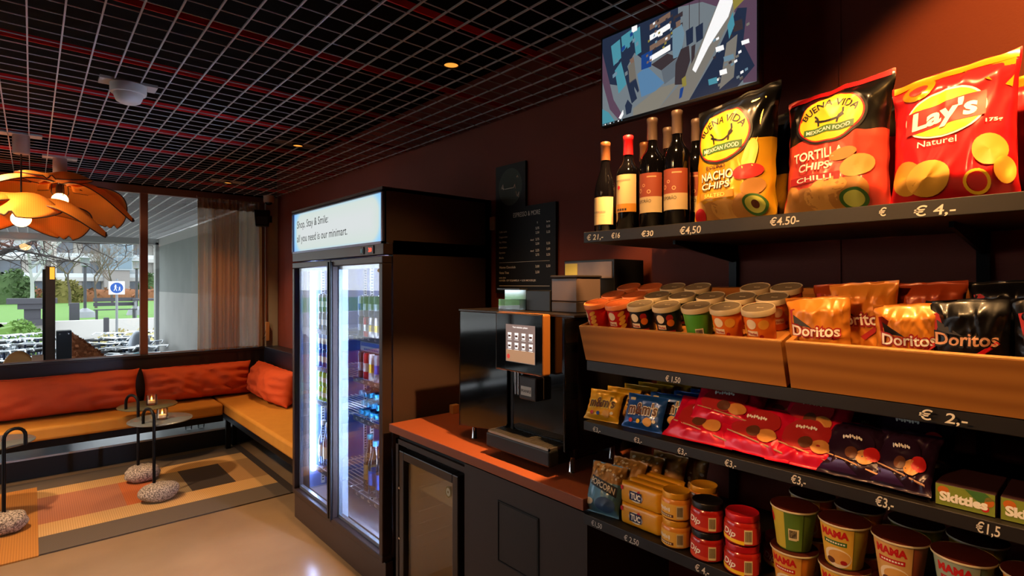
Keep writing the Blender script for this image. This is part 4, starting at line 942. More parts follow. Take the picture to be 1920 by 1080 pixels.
def oval_logo(B, m, cx, cy, rx, ry, ink):
    F1, F2, F3 = B.on(.0012), B.on(.0018), B.on(.0024)
    m.mat(p_ink).disc(cx, cy, rx * 1.13, ry * 1.13, B.on(.0007), 48, 12); m.mat(p_red).disc(cx, cy, rx * 1.05, ry * 1.05, F1, 48, 12); m.mat(p_yel).disc(cx, cy, rx, ry, F2, 48, 12)
    m.mat(p_grn).rect(cx - rx * .8, cx + rx * .8, cy - ry * .66, cy - ry * .36, F3, 12, 3); m.mat(p_wht); lettering(m, 'MEXICAN FOOD', cx, cy - ry * .60, ry * .17, B.on(.003), .01, width=rx * 1.4, cut=6)
    m.mat(p_ink); lettering(m, 'BUENA VIDA', cx, cy + ry * .50, ry * .30, F3, .01, width=rx * 1.75, arc=rx * 1.02, cut=10)
    def chain(pts, w):
        for (x0, y0), (x1, y1) in zip(pts, pts[1:]):
            n = math.hypot(x1 - x0, y1 - y0) or 1; px, py = -(y1 - y0) / n * w, (x1 - x0) / n * w
            m.mat(p_grn if w > rx * .05 else p_ink).add([F3(x0 + px, y0 + py), F3(x0 - px, y0 - py), F3(x1 - px, y1 - py), F3(x1 + px, y1 + py)], [(0, 1, 2, 3)])
    chain([(cx - rx * .45 + rx * .9 * k / 10, cy + ry * (.02 - .22 * math.sin(PI * k / 10))) for k in range(11)], rx * .035)
    chain([(cx + rx * .28, cy - ry * .3), (cx + rx * .30, cy), (cx + rx * .42, cy + ry * .1), (cx + rx * .42, cy + ry * .3)], rx * .03); chain([(cx - rx * .3, cy - ry * .3), (cx - rx * .36, cy + ry * .05), (cx - rx * .46, cy + ry * .2)], rx * .03)
def chips(B, m, spots, mt, mt2):
    for i, (x, y, a, b, r) in enumerate(spots):
        m.mat(mt if i % 2 else mt2).disc(x, y, a, b, B.on(.0008 + .0002 * i), 20, 6, r)
# nacho bag: black over yellow
B = Bag('chips_bag', 'black and yellow nacho chips bag with an oval logo, standing next to the wine', 'chips bag', .228, .352, .10, 3, (1.435, .720, ZS1 + .001), (math.radians(-5), 0, FRONT + math.radians(3)), {'front': f_yel, 'back': f_blk}, 'large chip bags on the topmost shelf', (.60, f_blk), .9, 0, .06)
m = MB(); m.mat(f_yel).prism([(-.02, .20), (.075, .20), (.085, .315), (.05, .318)], lambda x, y, k: B.on(.0007 - .0004 * k)(x, y))
oval_logo(B, m, -.022, .238, .076, .070, 1)
chips(B, m, [(-.06, .028, .045, .026, .2), (.0, .030, .05, .028, -.2), (.05, .04, .045, .03, .4), (-.09, .04, .02, .024, 0), (.07, .085, .03, .022, .2)], p_chip, p_chip2)
m.mat(p_red).disc(-.09, .025, .018, .020, B.on(.0022)); m.mat(p_red).disc(.055, .125, .040, .020, B.on(.0016), 20, 4, .1); m.mat(p_lime).disc(.06, .165, .018, .045, B.on(.0013), 20, 4, -.2)
m.mat(p_grn).disc(.072, .040, .030, .026, B.on(.003)); m.mat(p_avo).disc(.072, .040, .024, .020, B.on(.0036)); m.mat(p_brn).disc(.072, .040, .010, .010, B.on(.0042))
m.mat(p_brn); lettering(m, 'ROUND', -.035, .146, .011, B.on(.0014), .02, width=.058, cut=6); lettering(m, 'NACHO', -.032, .114, .026, B.on(.0014), .045, width=.100, cut=8); lettering(m, 'CHIPS', -.034, .090, .019, B.on(.0014), .045, width=.088, cut=8)
m.mat(p_wht); lettering(m, 'NACHO', -.032, .1145, .025, B.on(.002), .018, width=.098, cut=8); lettering(m, 'CHIPS', -.034, .0905, .018, B.on(.002), .018, width=.086, cut=8)
m.mat(mat('print_gold_band', '#c88a1c', .5)).rect(-.085, .02, .063, .082, B.on(.0012), 10, 2); m.mat(p_lime); lettering(m, 'SALTED', -.034, .0665, .011, B.on(.002), .01, width=.062, cut=6); B.label(mb=m)
Bag('chips_bag', 'dark gold nacho chips bag tucked behind between the yellow and coral bags', 'chips bag', .20, .315, .08, 8, (1.565, .640, ZS1 + .001), (math.radians(-4), 0, FRONT), {'front': f_gold, 'back': f_blk}, 'large chip bags on the topmost shelf', (.42, f_blk), 1.1)
# tortilla bag: black over coral
B = Bag('chips_bag', 'black and coral tortilla chips bag with an oval logo, left of the plain red bag', 'chips bag', .230, .315, .105, 5, (1.440, .472, ZS1 + .001), (math.radians(-6), 0, FRONT + math.radians(2)), {'front': f_pink, 'back': f_pink}, 'large chip bags on the topmost shelf', (.58, f_blk), 1., 0, .05)
m = MB(); m.mat(f_red).rect(-.108, .108, .300, .314, B.on(.0008), 16, 1); oval_logo(B, m, -.005, .226, .072, .056, 1)
chips(B, m, [(-.07, .03, .05, .03, .2), (-.01, .032, .05, .03, -.3), (.04, .04, .045, .034, .5), (.0, .06, .04, .02, .1), (-.09, .05, .02, .02, 0), (.06, .10, .035, .025, .3), (.03, .13, .03, .014, .2)], p_chip, p_chip2)
m.mat(p_grn).disc(.050, .028, .030, .022, B.on(.003)); m.mat(p_avo).disc(.050, .028, .022, .016, B.on(.0036))
m.mat(p_wht); lettering(m, 'TORTILLA', -.028, .128, .024, B.on(.0018), .02, width=.120, cut=8); lettering(m, 'CHIPS', -.036, .102, .018, B.on(.0018), .025, width=.075, cut=8)
m.mat(p_dred if False else s_dred).rect(-.095, .025, .072, .091, B.on(.0014), 10, 2); m.mat(p_wht); lettering(m, 'CHILLI', -.035, .076, .012, B.on(.002), .015, width=.085, cut=6); B.label(mb=m)
Bag('chips_bag', 'coral chips bag half hidden behind the coral tortilla bag', 'chips bag', .20, .30, .09, 12, (1.575, .400, ZS1 + .001), (math.radians(-4), 0, FRONT), {'front': f_pink, 'back': f_blk}, 'large chip bags on the topmost shelf', (.62, f_blk), 1.1)
# red bag with round logo
B = Bag('chips_bag', 'bright red potato chips bag with a yellow round logo and gold top', 'chips bag', .215, .290, .105, 9, (1.440, .252, ZS1 + .001), (math.radians(-5), 0, FRONT + math.radians(2)), {'front': f_red, 'back': f_red}, 'large chip bags on the topmost shelf', None, 1., 0, .05)
m = MB(); m.mat(f_gold).rect(-.104, .104, .272, .2885, B.on(.0008), 16, 2); m.mat(f_gold).prism([(.02, .272), (.10, .272), (.10, .215), (.06, .235)], lambda x, y, k: B.on(.0009 - .0003 * k)(x, y)); m.mat(f_gold).disc(-.055, .252, .032, .026, B.on(.0009), 20, 4, .5); m.mat(s_dred).disc(-.055, .250, .018, .013, B.on(.0013), 20, 4, .5)
m.mat(p_wht).disc(-.008, .183, .072, .050, B.on(.0012), 48, 12, .12); m.mat(p_yel).disc(-.008, .183, .068, .046, B.on(.0017), 48, 12, .12); m.mat(p_red).rect(-.078, .062, .158, .206, lambda x, y: B.on(.0022)(x * 1.0, y + .0 + .12 * (x + .008)), 30, 12)
m.mat(p_wht); lettering(m, "Lay's", -.008, .166, .036, B.on(.0030), .035, width=.118, shear=.15, rot=.12, cut=10)
lettering(m, 'Naturel', -.020, .118, .014, B.on(.0016), .0, width=.070, cut=7); lettering(m, '175g', .075, .150, .007, B.on(.0016), .02, width=.026)
for i, (x, y, a, b_, r) in enumerate([(-.075, .058, .030, .036, .3), (-.035, .052, .040, .034, .2), (.068, .095, .028, .032, .2), (.090, .055, .016, .026, .0)]): m.mat(mat('print_crisp', '#e0aa3c', .5) if i % 2 else mat('print_crisp_shade', '#c8902c', .5)).disc(x, y, a, b_, B.on(.001 + .0003 * i), 24, 4, r)
m.mat(p_yel).disc(.046, .036, .022, .022, B.on(.0016), 20, 3, 0, .75); B.label(mb=m)
B = Bag('chips_bag', 'red potato chips bag with gold edge peeking out behind the bright red one', 'chips bag', .21, .285, .10, 15, (1.590, .185, ZS1 + .001), (math.radians(-4), 0, FRONT), {'front': f_red, 'back': f_gold}, 'large chip bags on the topmost shelf', (.88, f_gold), 1.)
B = Bag('chips_bag', 'purple and orange chips bag standing last on the topmost shelf, cut by the photo edge', 'chips bag', .215, .30, .10, 19, (1.440, .022, ZS1 + .001), (math.radians(-5), 0, FRONT), {'front': foil('foil_violet', '#4a3a78'), 'back': f_silv}, 'large chip bags on the topmost shelf', (.80, f_blk), 1.)
m = MB(); m.mat(f_org).disc(-.05, .225, .045, .03, B.on(.001), 20, 4); m.mat(f_red).disc(-.06, .10, .03, .03, B.on(.001), 20, 4); B.label(mb=m)

# ---- wine
M_wineg = mat('dark_wine_glass', '#070608', .07, spec=.6, coat=.3); L_cr = mat('label_cream', '#c4a878', .6); L_cr2 = mat('label_beige', '#bda478', .6); L_rust = mat('label_rust', '#8e3c22', .6); L_gold = mat('label_gold', '#c8862c', .45, .3)
def wine(label, x, y, h, r, cap, style):
    t = thing('wine_bottle', label, 'wine bottle', (x, y, ZS1 + .001), FRONT, 'wine bottles on the topmost shelf')
    if style == 'burg': prof = [(r * .8, 0), (r, .006), (r, h * .46), (r * .82, h * .57), (r * .48, h * .70), (.0145, h * .78), (.0135, h - .002), (0, h - .002)]
    else: prof = [(r * .8, 0), (r, .006), (r, h * .60), (r * .92, h * .65), (r * .60, h * .70), (.0160, h * .745), (.0140, h * .80), (.0140, h - .002), (0, h - .002)]
    MB().lathe(prof, 30).build('bottle_glass', M_wineg, t, ang=60)
    MB().lathe([(.0162, h * .80), (.0158, h - .016), (.0166, h - .015), (.0166, h - .002), (.0150, h), (0, h)], 22).build('capsule', cap, t, ang=40)
    cf = lambda x_, y_, q=.0004: ((r + q) * math.sin(x_ / r), -(r + q) * math.cos(x_ / r), y_)
    g = lambda q: (lambda x_, y_: cf(x_, y_, q)); m = MB()
    if style == 'burg':
        m.mat(L_cr).rect(-.052, .052, .030, .120, g(.0004), 24, 1); m.mat(mat('label_ink', '#8a7a62', .6)); lettering(m, '1863', -.025, .105, .007, g(.0008), .01); [m.rect(-.024 + .005 * q_, -.0205 + .005 * q_, .068, .074, g(.0008), 1, 1) for q_ in range(10)]; m.rect(-.022, .022, .058, .0585, g(.0008), 8, 1)
    elif style == 'red':
        m.mat(L_cr).rect(-.050, .050, .062, .180, g(.0004), 24, 1); m.mat(p_red).disc(-.010, .140, .006, .006, g(.0008)); m.mat(mat('label_ink', '')); [m.rect(-.030 + .004 * q_, -.027 + .004 * q_, .160, .1645, g(.0008), 1, 1) for q_ in range(15)]
        m.mat(L_gold).rect(-.050, .050, .062, .088, g(.0007), 24, 1); m.mat(s_ink); [m.rect(-.020 + .008 * q_, -.014 + .008 * q_, .066, .073, g(.001), 1, 1) for q_ in range(5)]
    else:
        m.mat(L_cr2).rect(-.054, .054, .052, .100, g(.0004), 24, 1); m.mat(L_rust).rect(-.054, .054, .100, .172, g(.0004), 24, 1); m.mat(s_ink); lettering(m, 'ESPORÃO', -.004, .082, .010, g(.0008), .0, width=.046, cut=6)
        m.mat(mat('label_pale_rust', '#d89a6c', .6))
        for (a, c_, q) in ((-.02, .12, .007), (.012, .115, .006), (-.005, .135, .005)): m.disc(a, c_, q, q, g(.0008), 16, 2, 0, .6)
        m.rect(.006, .034, .158, .162, g(.0008), 8, 1)
    m.build('bottle_label', None, t, ang=80); return t
cp_r = mat('capsule_red', '#d0141c', .4); cp_b = mat('capsule_copper', '#7a4a2a', .4, .4); cp_d = mat('capsule_grey_brown', '#5a463a', .45, .2)
wine('slim sloping wine bottle with copper capsule and cream label, at the shelf end', 1.43, 1.158, .305, .0365, cp_b, 'burg')
wine('wine bottle with bright red capsule and cream label', 1.43, 1.066, .308, .0365, cp_r, 'red')
wine('wine bottle with rust and cream label, directly right of the red capped bottle', 1.435, .979, .345, .038, cp_d, 'rust')
wine('wine bottle with rust and cream label, directly left of the nacho bag', 1.435, .893, .348, .038, cp_d, 'rust')
wine('dark wine bottle standing behind, half covered by the nacho bag', 1.53, .885, .34, .038, cp_d, 'rust')
wine('second dark wine bottle in the back row, behind the red capped one', 1.53, 1.075, .305, .0365, cp_b, 'red')
wine('third dark wine bottle in the back row, behind the rust labelled pair', 1.53, .985, .335, .038, cp_d, 'rust')
# ---- tortilla chip bags in the right crate
def tri(label, col, y, dep, w, h, seed, lean, yaw, txt=True, up=.031, t=.06, dark=False):
    B = Bag('tortilla_bag', label, 'chips bag', w, h, t, seed, crate_pt(y, dep, up), (math.radians(lean), 0, FRONT + math.radians(yaw)), {'front': col, 'back': col}, 'tortilla chip bags in the right crate', None, 1.2, 0, .03)
    m = MB(); hz = h * .50
    m.mat(s_dred).prism([(-w * .44, hz + h * .34), (-w * .36, hz + h * .36), (w * .2, hz - h * .03), (-w * .40, hz + h * .10)], lambda x, q, k: B.on(.0008 - .0004 * k)(x, q)); m.mat(p_ink).prism([(-w * .37, hz + h * .28), (-w * .05, hz + h * .10), (-w * .34, hz + h * .14)], lambda x, q, k: B.on(.0014 - .0004 * k)(x, q))
    if txt:
        m.mat(s_dred if not dark else p_ink); lettering(m, 'Doritos', 0, hz - h * .02, h * .17, B.on(.0016), .075, width=w * .80, cut=10)
        m.mat(p_wht if not dark else mat('print_peach', '#d8a07a', .5)); lettering(m, 'Doritos', 0, hz - h * .01, h * .15, B.on(.0024), .02, width=w * .77, cut=10)
    m.mat(f_red if dark else s_dred).prism([(w * .02, hz - h * .16), (w * .36, hz + h * .04), (w * .40, hz + h * .01), (w * .08, hz - h * .20)], lambda x, q, k: B.on(.0028 - .0004 * k)(x, q))
    B.label(mb=m); return B
f_dor = foil('foil_amber', '#d8862c', .35, .15); f_dorr = foil('foil_burnt_orange', '#9c3a14', .4, .15); f_dork = foil('foil_coal', '#0b0a0e', .35, .2)
tri('amber tortilla bag in the crate front row, nearest the snack cans', f_dor, .478, .060, .135, .165, 31, 8, 4)
tri('amber tortilla bag behind, showing only its last letters, beside the nearest amber bag', f_dor, .405, .125, .140, .178, 33, 6, -2)
tri('amber tortilla bag in the crate front row, left of the black bags', f_dor, .305, .060, .125, .155, 37, 10, 6)
tri('burnt orange tortilla bag at the crate back behind the nearest amber bag', f_dorr, .470, .215, .145, .150, 41, 4, 0, False)
tri('burnt orange tortilla bag at the crate back, in its middle', f_dorr, .300, .170, .145, .165, 43, 6, 3, False)
tri('black tortilla bag in the crate front row, right of the amber ones', f_dork, .212, .062, .130, .165, 47, 8, 2, dark=True)
tri('black tortilla bag with larger lettering, cut by the right photo edge', f_dork, .075, .062, .150, .172, 51, 8, 0, dark=True)
tri('black tortilla bag at the crate back, right of the burnt orange one', f_dork, .155, .185, .150, .165, 53, 6, 0, False, dark=True)

# ---- candy bags on the third shelf
def candy(label, col, ink, x, y, z, seed, lean, yaw, w=.125, h=.100, txt="m&m's", extra=None):
    B = Bag('candy_bag', label, 'candy bag', w, h, .030, seed, (x, y, z), (math.radians(lean), 0, FRONT + math.radians(yaw)), {'front': col, 'back': col}, 'peanut and crispy candy bags', None, .8)
    m = MB(); m.mat(ink[1]); lettering(m, txt, 0, h * .40, h * .34, B.on(.0012), .07, width=w * .76, rot=.05, cut=8); m.mat(ink[0]); lettering(m, txt, 0, h * .405, h * .33, B.on(.0020), .025, width=w * .74, rot=.05, cut=8)
    m.mat(p_chip).disc(w * .18, h * .22, w * .11, h * .12, B.on(.0016)); m.mat(p_red).disc(-w * .25, h * .2, w * .05, h * .06, B.on(.0016)); m.mat(p_yel if col != f_mm else c_blue).disc(-w * .05, h * .2, w * .05, h * .06, B.on(.0016)); m.mat(p_wht).disc(w * .33, h * .26, w * .04, h * .05, B.on(.0016))
    if col != f_mm: m.mat(mat('print_tag', '#c8b890', .5)).rect(-w * .40, -w * .25, h * .78, h * .86, B.on(.0016), 3, 1)
    B.label(mb=m); return B
inkY = (p_brn, p_wht); inkB = (p_brn, p_wht)
pY = candy('yellow candy bag in front at the shelf end, chocolate lettering', f_mm, (p_brn, p_lime), 1.345, 1.108, ZS3 + .001, 61, -27, 8)
for k, (lb, yy, xx, zz) in enumerate((('second yellow candy bag of the leaning row, counted from the front', 1.080, 1.392, .006), ('third yellow candy bag of the leaning row, counted from the front', 1.052, 1.440, .012), ('fourth yellow candy bag of the leaning row, counted from the front', 1.025, 1.488, .016), ('fifth yellow candy bag of the leaning row, counted from the front', .990, 1.535, .020), ('rearmost and highest yellow candy bag of the leaning row', .945, 1.590, .028))):
    dup(pY.root, (xx, yy, ZS3 + .001 + zz), (math.radians(-25), 0, FRONT + math.radians((5, 2, 7, 3, -2)[k])), lb)
pB = candy('blue candy bag in front with large white and brown lettering', f_blu, inkB, 1.352, .962, ZS3 + .001, 67, -25, 4, .135, .105)
for k, (lb, yy, xx, zz) in enumerate((('second blue candy bag from the front, leaning behind the large lettered one', .912, 1.400, .006), ('third blue candy bag from the front of the blue row', .868, 1.448, .010), ('fourth blue candy bag, near the red bags', .832, 1.497, .014))):
    dup(pB.root, (xx, yy, ZS3 + .001 + zz), (math.radians(-27), 0, FRONT + math.radians((8, 3, 9)[k])), lb)
candy('navy candy bag at the back of the blue row, by the wall rail', f_dkb, inkB, 1.555, .80, ZS3 + .014, 71, -22, 3, .14, .10, "m&m's")
# red and purple bags lying in loose heaps
def flat_bag(label, col, x, y, z, seed, tilt, yaw, w=.185, h=.150, t=.040, dark=False, roll=0):
    B = Bag('sweets_bag', label, 'sweets bag', w, h, t, seed, (x, y, z), (math.radians(tilt), math.radians(roll), FRONT + math.radians(yaw)), {'front': col, 'back': col}, 'red and purple sweets bags lying in heaps', None, 1.3)
    m = MB(); m.mat(s_dred if not dark else f_dpur).disc(-w * .05, h * .52, w * .34, h * .30, B.on(.0008), 22, 5, .2); m.mat(mat('print_caramel', '#c8843c', .5)).disc(w * .18, h * .32, w * .13, h * .13, B.on(.0014), 16, 3); m.mat(p_brn).disc(-w * .02, h * .36, w * .10, h * .11, B.on(.0018), 16, 3)
    m.mat(mat('print_ribbon', '#b8845c', .45)).prism([(-w * .42, h * .30), (-w * .1, h * .20), (w * .42, h * .10), (w * .42, h * .125), (-w * .1, h * .225), (-w * .42, h * .325)], lambda x_, y_, k: B.on(.0022 - .0004 * k)(x_, y_))
    m.mat(p_wht)
    for q_ in range(9): m.disc(-w * .2 + w * .034 * q_, h * (.64 + .012 * math.sin(q_ * 2.1)), w * .016, h * (.03 if q_ % 3 else .045), B.on(.0018), 8, 1, .3)
    if dark: m.mat(f_purp).prism([(-w * .46, h * .05), (w * .1, h * .05), (-w * .1, h * .18), (-w * .46, h * .26)], lambda x_, y_, k: B.on(.0016 - .0004 * k)(x_, y_)); m.mat(p_red).disc(w * .28, h * .4, w * .12, h * .13, B.on(.0016), 16, 3)
    B.label(mb=m); return B
HZ = ZS3 + .012
flat_bag('red sweets bag lying in front beside the blue candy bags', f_mr, 1.325, .770, HZ, 81, -52, 2, .20, .150)
flat_bag('red sweets bag lying in front, second from the blue candy bags', f_mr, 1.325, .625, HZ + .002, 83, -50, -3, .19, .150)
flat_bag('red sweets bag resting across the two front red ones', f_mr, 1.365, .715, HZ + .045, 85, -46, 8, .19, .14)
flat_bag('red sweets bag on the heap back, highest beside the blue row', f_mr, 1.50, .745, HZ + .030, 87, -40, 4, .19, .15)
flat_bag('red sweets bag in the middle of the heap', f_mr, 1.43, .610, HZ + .040, 89, -46, -5, .19, .15)
flat_bag('red sweets bag lying in front above the fourth price', f_mr, 1.325, .500, HZ, 91, -50, 3, .17, .150)
flat_bag('crumpled red sweets bag on top at the right end of the red heap', f_mr, 1.39, .515, HZ + .040, 93, -42, -4, .16, .15)
flat_bag('red sweets bag at the back by the wall rail, right of the highest', f_mr, 1.56, .60, HZ + .030, 95, -38, 0, .19, .15)
flat_bag('dark red sweets bag pointing back at the heap end', mat('foil_dark_red', '#7a1018', .35, .2, coat=.2), 1.46, .425, HZ + .010, 97, -55, -12, .16, .15)
flat_bag('purple sweets bag with a ribbon print lying next to the red heap', f_dpur, 1.325, .405, HZ, 99, -46, 2, .135, .140, .04, True)
flat_bag('purple sweets bag with a ribbon print lying next to the green candy boxes', f_dpur, 1.325, .318, HZ, 101, -44, -2, .110, .140, .04, True)
flat_bag('dark purple sweets bag behind the ribbon printed pair', f_dpur, 1.45, .33, HZ + .02, 103, -36, 0, .16, .15, .04, True)
# flat candy boxes
M_box = mat('candy_box_green', '#7c8a2c', .5); M_boxd = mat('candy_box_dark', '#2c1218', .5)
def candy_box(label, x, y):
    t = thing('candy_box', label, 'candy box', (x, y, ZS3 + .001), FRONT, 'green candy boxes'); MB().mat(M_boxd).box(-.045, .045, 0, .14, 0, .042).build('carton', None, t, smooth=False, bevel=.0015)
    F = lambda q: (lambda a, b_: (a, -q, b_)); m = MB(); m.mat(M_box).rect(-.044, .044, .001, .041, F(.0006), 1, 1); m.mat(f_org).disc(-.032, .030, .009, .008, F(.001)); m.mat(f_org).disc(.036, .026, .007, .009, F(.001)); m.mat(p_red).disc(.030, .012, .006, .006, F(.001)); m.mat(p_grn).prism([(.0, .041), (.03, .041), (.044, .030), (.02, .022)], lambda a, b_, k: F(.001 - .0003 * k)(a, b_))
    m.mat(p_wht); lettering(m, 'Skittles', -.002, .011, .017, F(.0014), .05, width=.072); m.build('printed_label', None, t, smooth=False); return t
cbx = candy_box('green candy box right of the purple sweets bags', 1.332, .213); dup(cbx, (1.332, .117, ZS3 + .001), None, 'green candy box at the right photo edge'); dup(cbx, (1.332, .021, ZS3 + .001), None, 'green candy box beyond the one at the photo edge')

# ---- lowest shelf
def popcorn(label, x, y, z, seed, lean, yaw, blue):
    B = Bag('popcorn_bag', label, 'popcorn bag', .125, .155, .05, seed, (x, y, z), (math.radians(lean), 0, FRONT + math.radians(yaw)), {'front': f_sky if blue else f_tan, 'back': f_sky if blue else f_tan}, 'popcorn bags on the lowest shelf', (.62, f_tan) if blue else None, 1.)
    m = MB(); rnd = random.Random(seed)
    if blue:
        m.mat(p_ink).rect(-.050, .052, .070, .100, lambda a, b_: B.on(.001)(a, b_ - .25 * a), 8, 2); m.mat(s_crm); lettering(m, 'POPCORN', 0, .076, .019, lambda a, b_: B.on(.0018)(a, b_ - .25 * a), .02, width=.092, cut=8)
        m.mat(s_crm).disc(-.038, .03, .016, .010, B.on(.0014)); m.mat(mat('print_dusk', '#3f5f86', .5)).disc(.02, .03, .035, .022, B.on(.0012), 16, 4)
    lo = .105 if blue else .02
    for k in range(34): m.mat(rnd.choice((s_crm, p_chip, p_chip2))).disc(rnd.uniform(-.055, .055), rnd.uniform(lo, .145), rnd.uniform(.003, .007), rnd.uniform(.003, .006), B.on(.001 + .0001 * (k % 5)), 8, 1)
    B.label(mb=m)
popcorn('blue popcorn bag leaning in front at the left end of the lowest shelf', 1.345, 1.108, ZS4 + .001, 111, -24, 10, True)
popcorn('tan popcorn bag leaning behind the blue popcorn bag', 1.405, 1.075, ZS4 + .012, 113, -22, 4, False)
popcorn('tan popcorn bag third in the leaning row, higher than the second', 1.465, 1.050, ZS4 + .020, 115, -20, 6, False)
popcorn('tan popcorn bag fourth in the leaning row', 1.525, 1.000, ZS4 + .022, 117, -18, 2, False)
popcorn('rearmost tan popcorn bag of the leaning row', 1.585, .955, ZS4 + .024, 119, -16, 0, False)
M_tuc = mat('cracker_wrap', '#e6a41e', .38, coat=.3); M_tucl = mat('print_navy', '#1a2350', .5)
def tuc(label, x, y, z):
    t = thing('cracker_pack', label, 'cracker pack', (x, y, z), FRONT, 'yellow cracker packs'); w, h, d = .142, .062, .034
    def side(u, v):
        a = 2 * PI * u; k = 2 * v - 1; e = 1 if abs(k) < .90 else max(.25, 1 - (abs(k) - .90) * 7.5)
        cy, cz = math.cos(a), math.sin(a); p = 5.
        r = (abs(cy) ** p + abs(cz) ** p) ** (-1 / p)
        return (k * w / 2, d / 2 + d / 2 * r * cy * e * (1 + .03 * math.sin(9 * k + 3 * a)), h / 2 + h / 2 * r * cz * (1 if abs(k) < .9 else .96))
    MB().grid(side, 36, 24, True).build('wrapper', M_tuc, t, ang=50)
    F = lambda q: (lambda a, b_: (a, -q - .0006, b_)); m = MB()
    m.mat(p_wht).disc(-.012, .029, .0245, .0165, F(.0008), 26, 2, -.08); m.mat(M_tucl).rect(-.034, .009, .017, .043, F(.0012), 6, 3); m.mat(p_wht); lettering(m, 'TUC', -.0125, .0215, .017, F(.0016), .05, width=.035, rot=-.05); m.mat(p_red).prism([(-.008, .043), (.0, .050), (.004, .043)], lambda a, b_, k: F(.0012 - .0002 * k)(a, b_)); m.mat(p_red).rect(-.066, -.057, .040, .052, F(.0012), 1, 1)
    m.build('printed_label', None, t, smooth=False); return t
tp = None
for tier in (0, 1):
    for k in range(4):
        lb = f'{("lower", "upper")[tier]} yellow cracker pack ' + ('at the very front', 'second from the front', 'third from the front', 'at the back')[k] + ' of the double stack'
        L = (1.345 + .0385 * k, .963, ZS4 + .001 + .0632 * tier)
        tp = tuc(lb, *L) if tp is None else (dup(tp, L, None, lb) and tp)
M_sauce = mat('cheese_sauce', '#d88a30', .3, coat=.4); M_salsa = mat('salsa', '#9c1c16', .2, coat=.5); M_ylid = mat('lid_yellow', '#d89a24', .35, .2); M_klid = mat('lid_black', '#121012', .4, .2); M_rlid = mat('lid_red', '#b01422', .35, .2); M_ylab = mat('jar_label_yellow', '#e8b448', .5); M_rlab = mat('jar_label_red', '#b8261c', .5); M_bar = mat('barcode_cream', '#e0cfa0', .6)
def jar(label, x, y, z, body, lid, style, r, h):
    t = thing('sauce_jar', label, 'sauce jar', (x, y, z), FRONT, 'sauce jars on the lowest shelf')
    MB().lathe([(r * .88, 0), (r, .005), (r, h * .66), (r * .93, h * .76), (r * .86, h * .80), (0, h * .80)], 30).build('jar_body', body, t, ang=60); MB().lathe([(r * .92, h * .79), (r * .93, h * .79), (r * .94, h - .003), (r * .90, h), (r * .84, h - .002), (0, h - .002)], 30).build('lid', lid, t, ang=40)
    cf = lambda a, b_, q: ((r + q) * math.sin(a / r), -(r + q) * math.cos(a / r), b_); g = lambda q: (lambda a, b_: cf(a, b_, q)); m = MB()
    m.mat(M_ylab if style == 'y' else M_rlab).rect(-r * 1.5, r * 1.5, h * .08, h * .62, g(.0005), 26, 1)
    if style == 'y': m.mat(p_brn).rect(-r * 1.1, r * .35, h * .14, h * .24, g(.0009), 12, 1); m.mat(s_crm); [m.rect(-r * 1.0 + r * .14 * q_, -r * .90 + r * .14 * q_, h * .165, h * .215, g(.0013), 1, 1) for q_ in range(9)]; m.mat(p_wht); [m.disc(-r * .9 + r * .16 * q_, h * .40, r * .06, h * (.06 if q_ % 2 else .085), g(.0011), 10, 1) for q_ in range(7)]
    else:
        m.mat(p_yel if style == 'ry' else mat('print_pepper', '#d04a28', .5)).rect(-r * 1.1, r * .55, h * .10, h * .22, lambda a, b_: cf(a, b_ - .08 * a, .0009), 12, 1); m.mat(p_wht); lettering(m, 'Dip', -r * .35, h * .30, h * .22, g(.0012), .02, width=r * .85, shear=.25, rot=-.08, cut=6)
    m.mat(M_bar).rect(r * .55, r * 1.0, h * .12, h * .58, g(.001), 5, 1); m.mat(s_ink)
    for k in range(7): m.rect(r * .60 + r * .052 * k, r * .626 + r * .052 * k, h * .20, h * .54, g(.0015), 1, 1)
    m.build('jar_label', None, t, ang=80); return t
jy = jar('lower cheese sauce jar with a yellow lid in front beside the crackers', 1.352, .843, ZS4 + .001, M_sauce, M_ylid, 'y', .0405, .0745); dup(jy, (1.352, .843, ZS4 + .0765), None, 'upper cheese sauce jar with a yellow lid in front beside the crackers')
dup(jy, (1.450, .815, ZS4 + .001), None, 'lower cheese sauce jar behind the front stack of jars'); dup(jy, (1.450, .815, ZS4 + .0765), None, 'yellow lidded jar standing on top behind the front cheese jars')
jk = jar('lower red dip jar with a black lid, right of the cheese jars', 1.352, .750, ZS4 + .001, M_salsa, M_klid, 'r', .043, .0745); dup(jk, (1.352, .750, ZS4 + .0765), None, 'upper red dip jar with a black lid, right of the cheese jars')
jr = jar('lower red dip jar with a red lid and yellow striped label', 1.352, .655, ZS4 + .001, M_salsa, M_rlid, 'ry', .043, .0745); dup(jr, (1.352, .655, ZS4 + .0765), None, 'upper red dip jar with a red lid and yellow striped label')
dup(jk, (1.450, .70, ZS4 + .001), None, 'lower dip jar with black lid in the second row'); dup(jr, (1.455, .60, ZS4 + .001), None, 'dip jar with red lid in the second row, before the noodle cups')
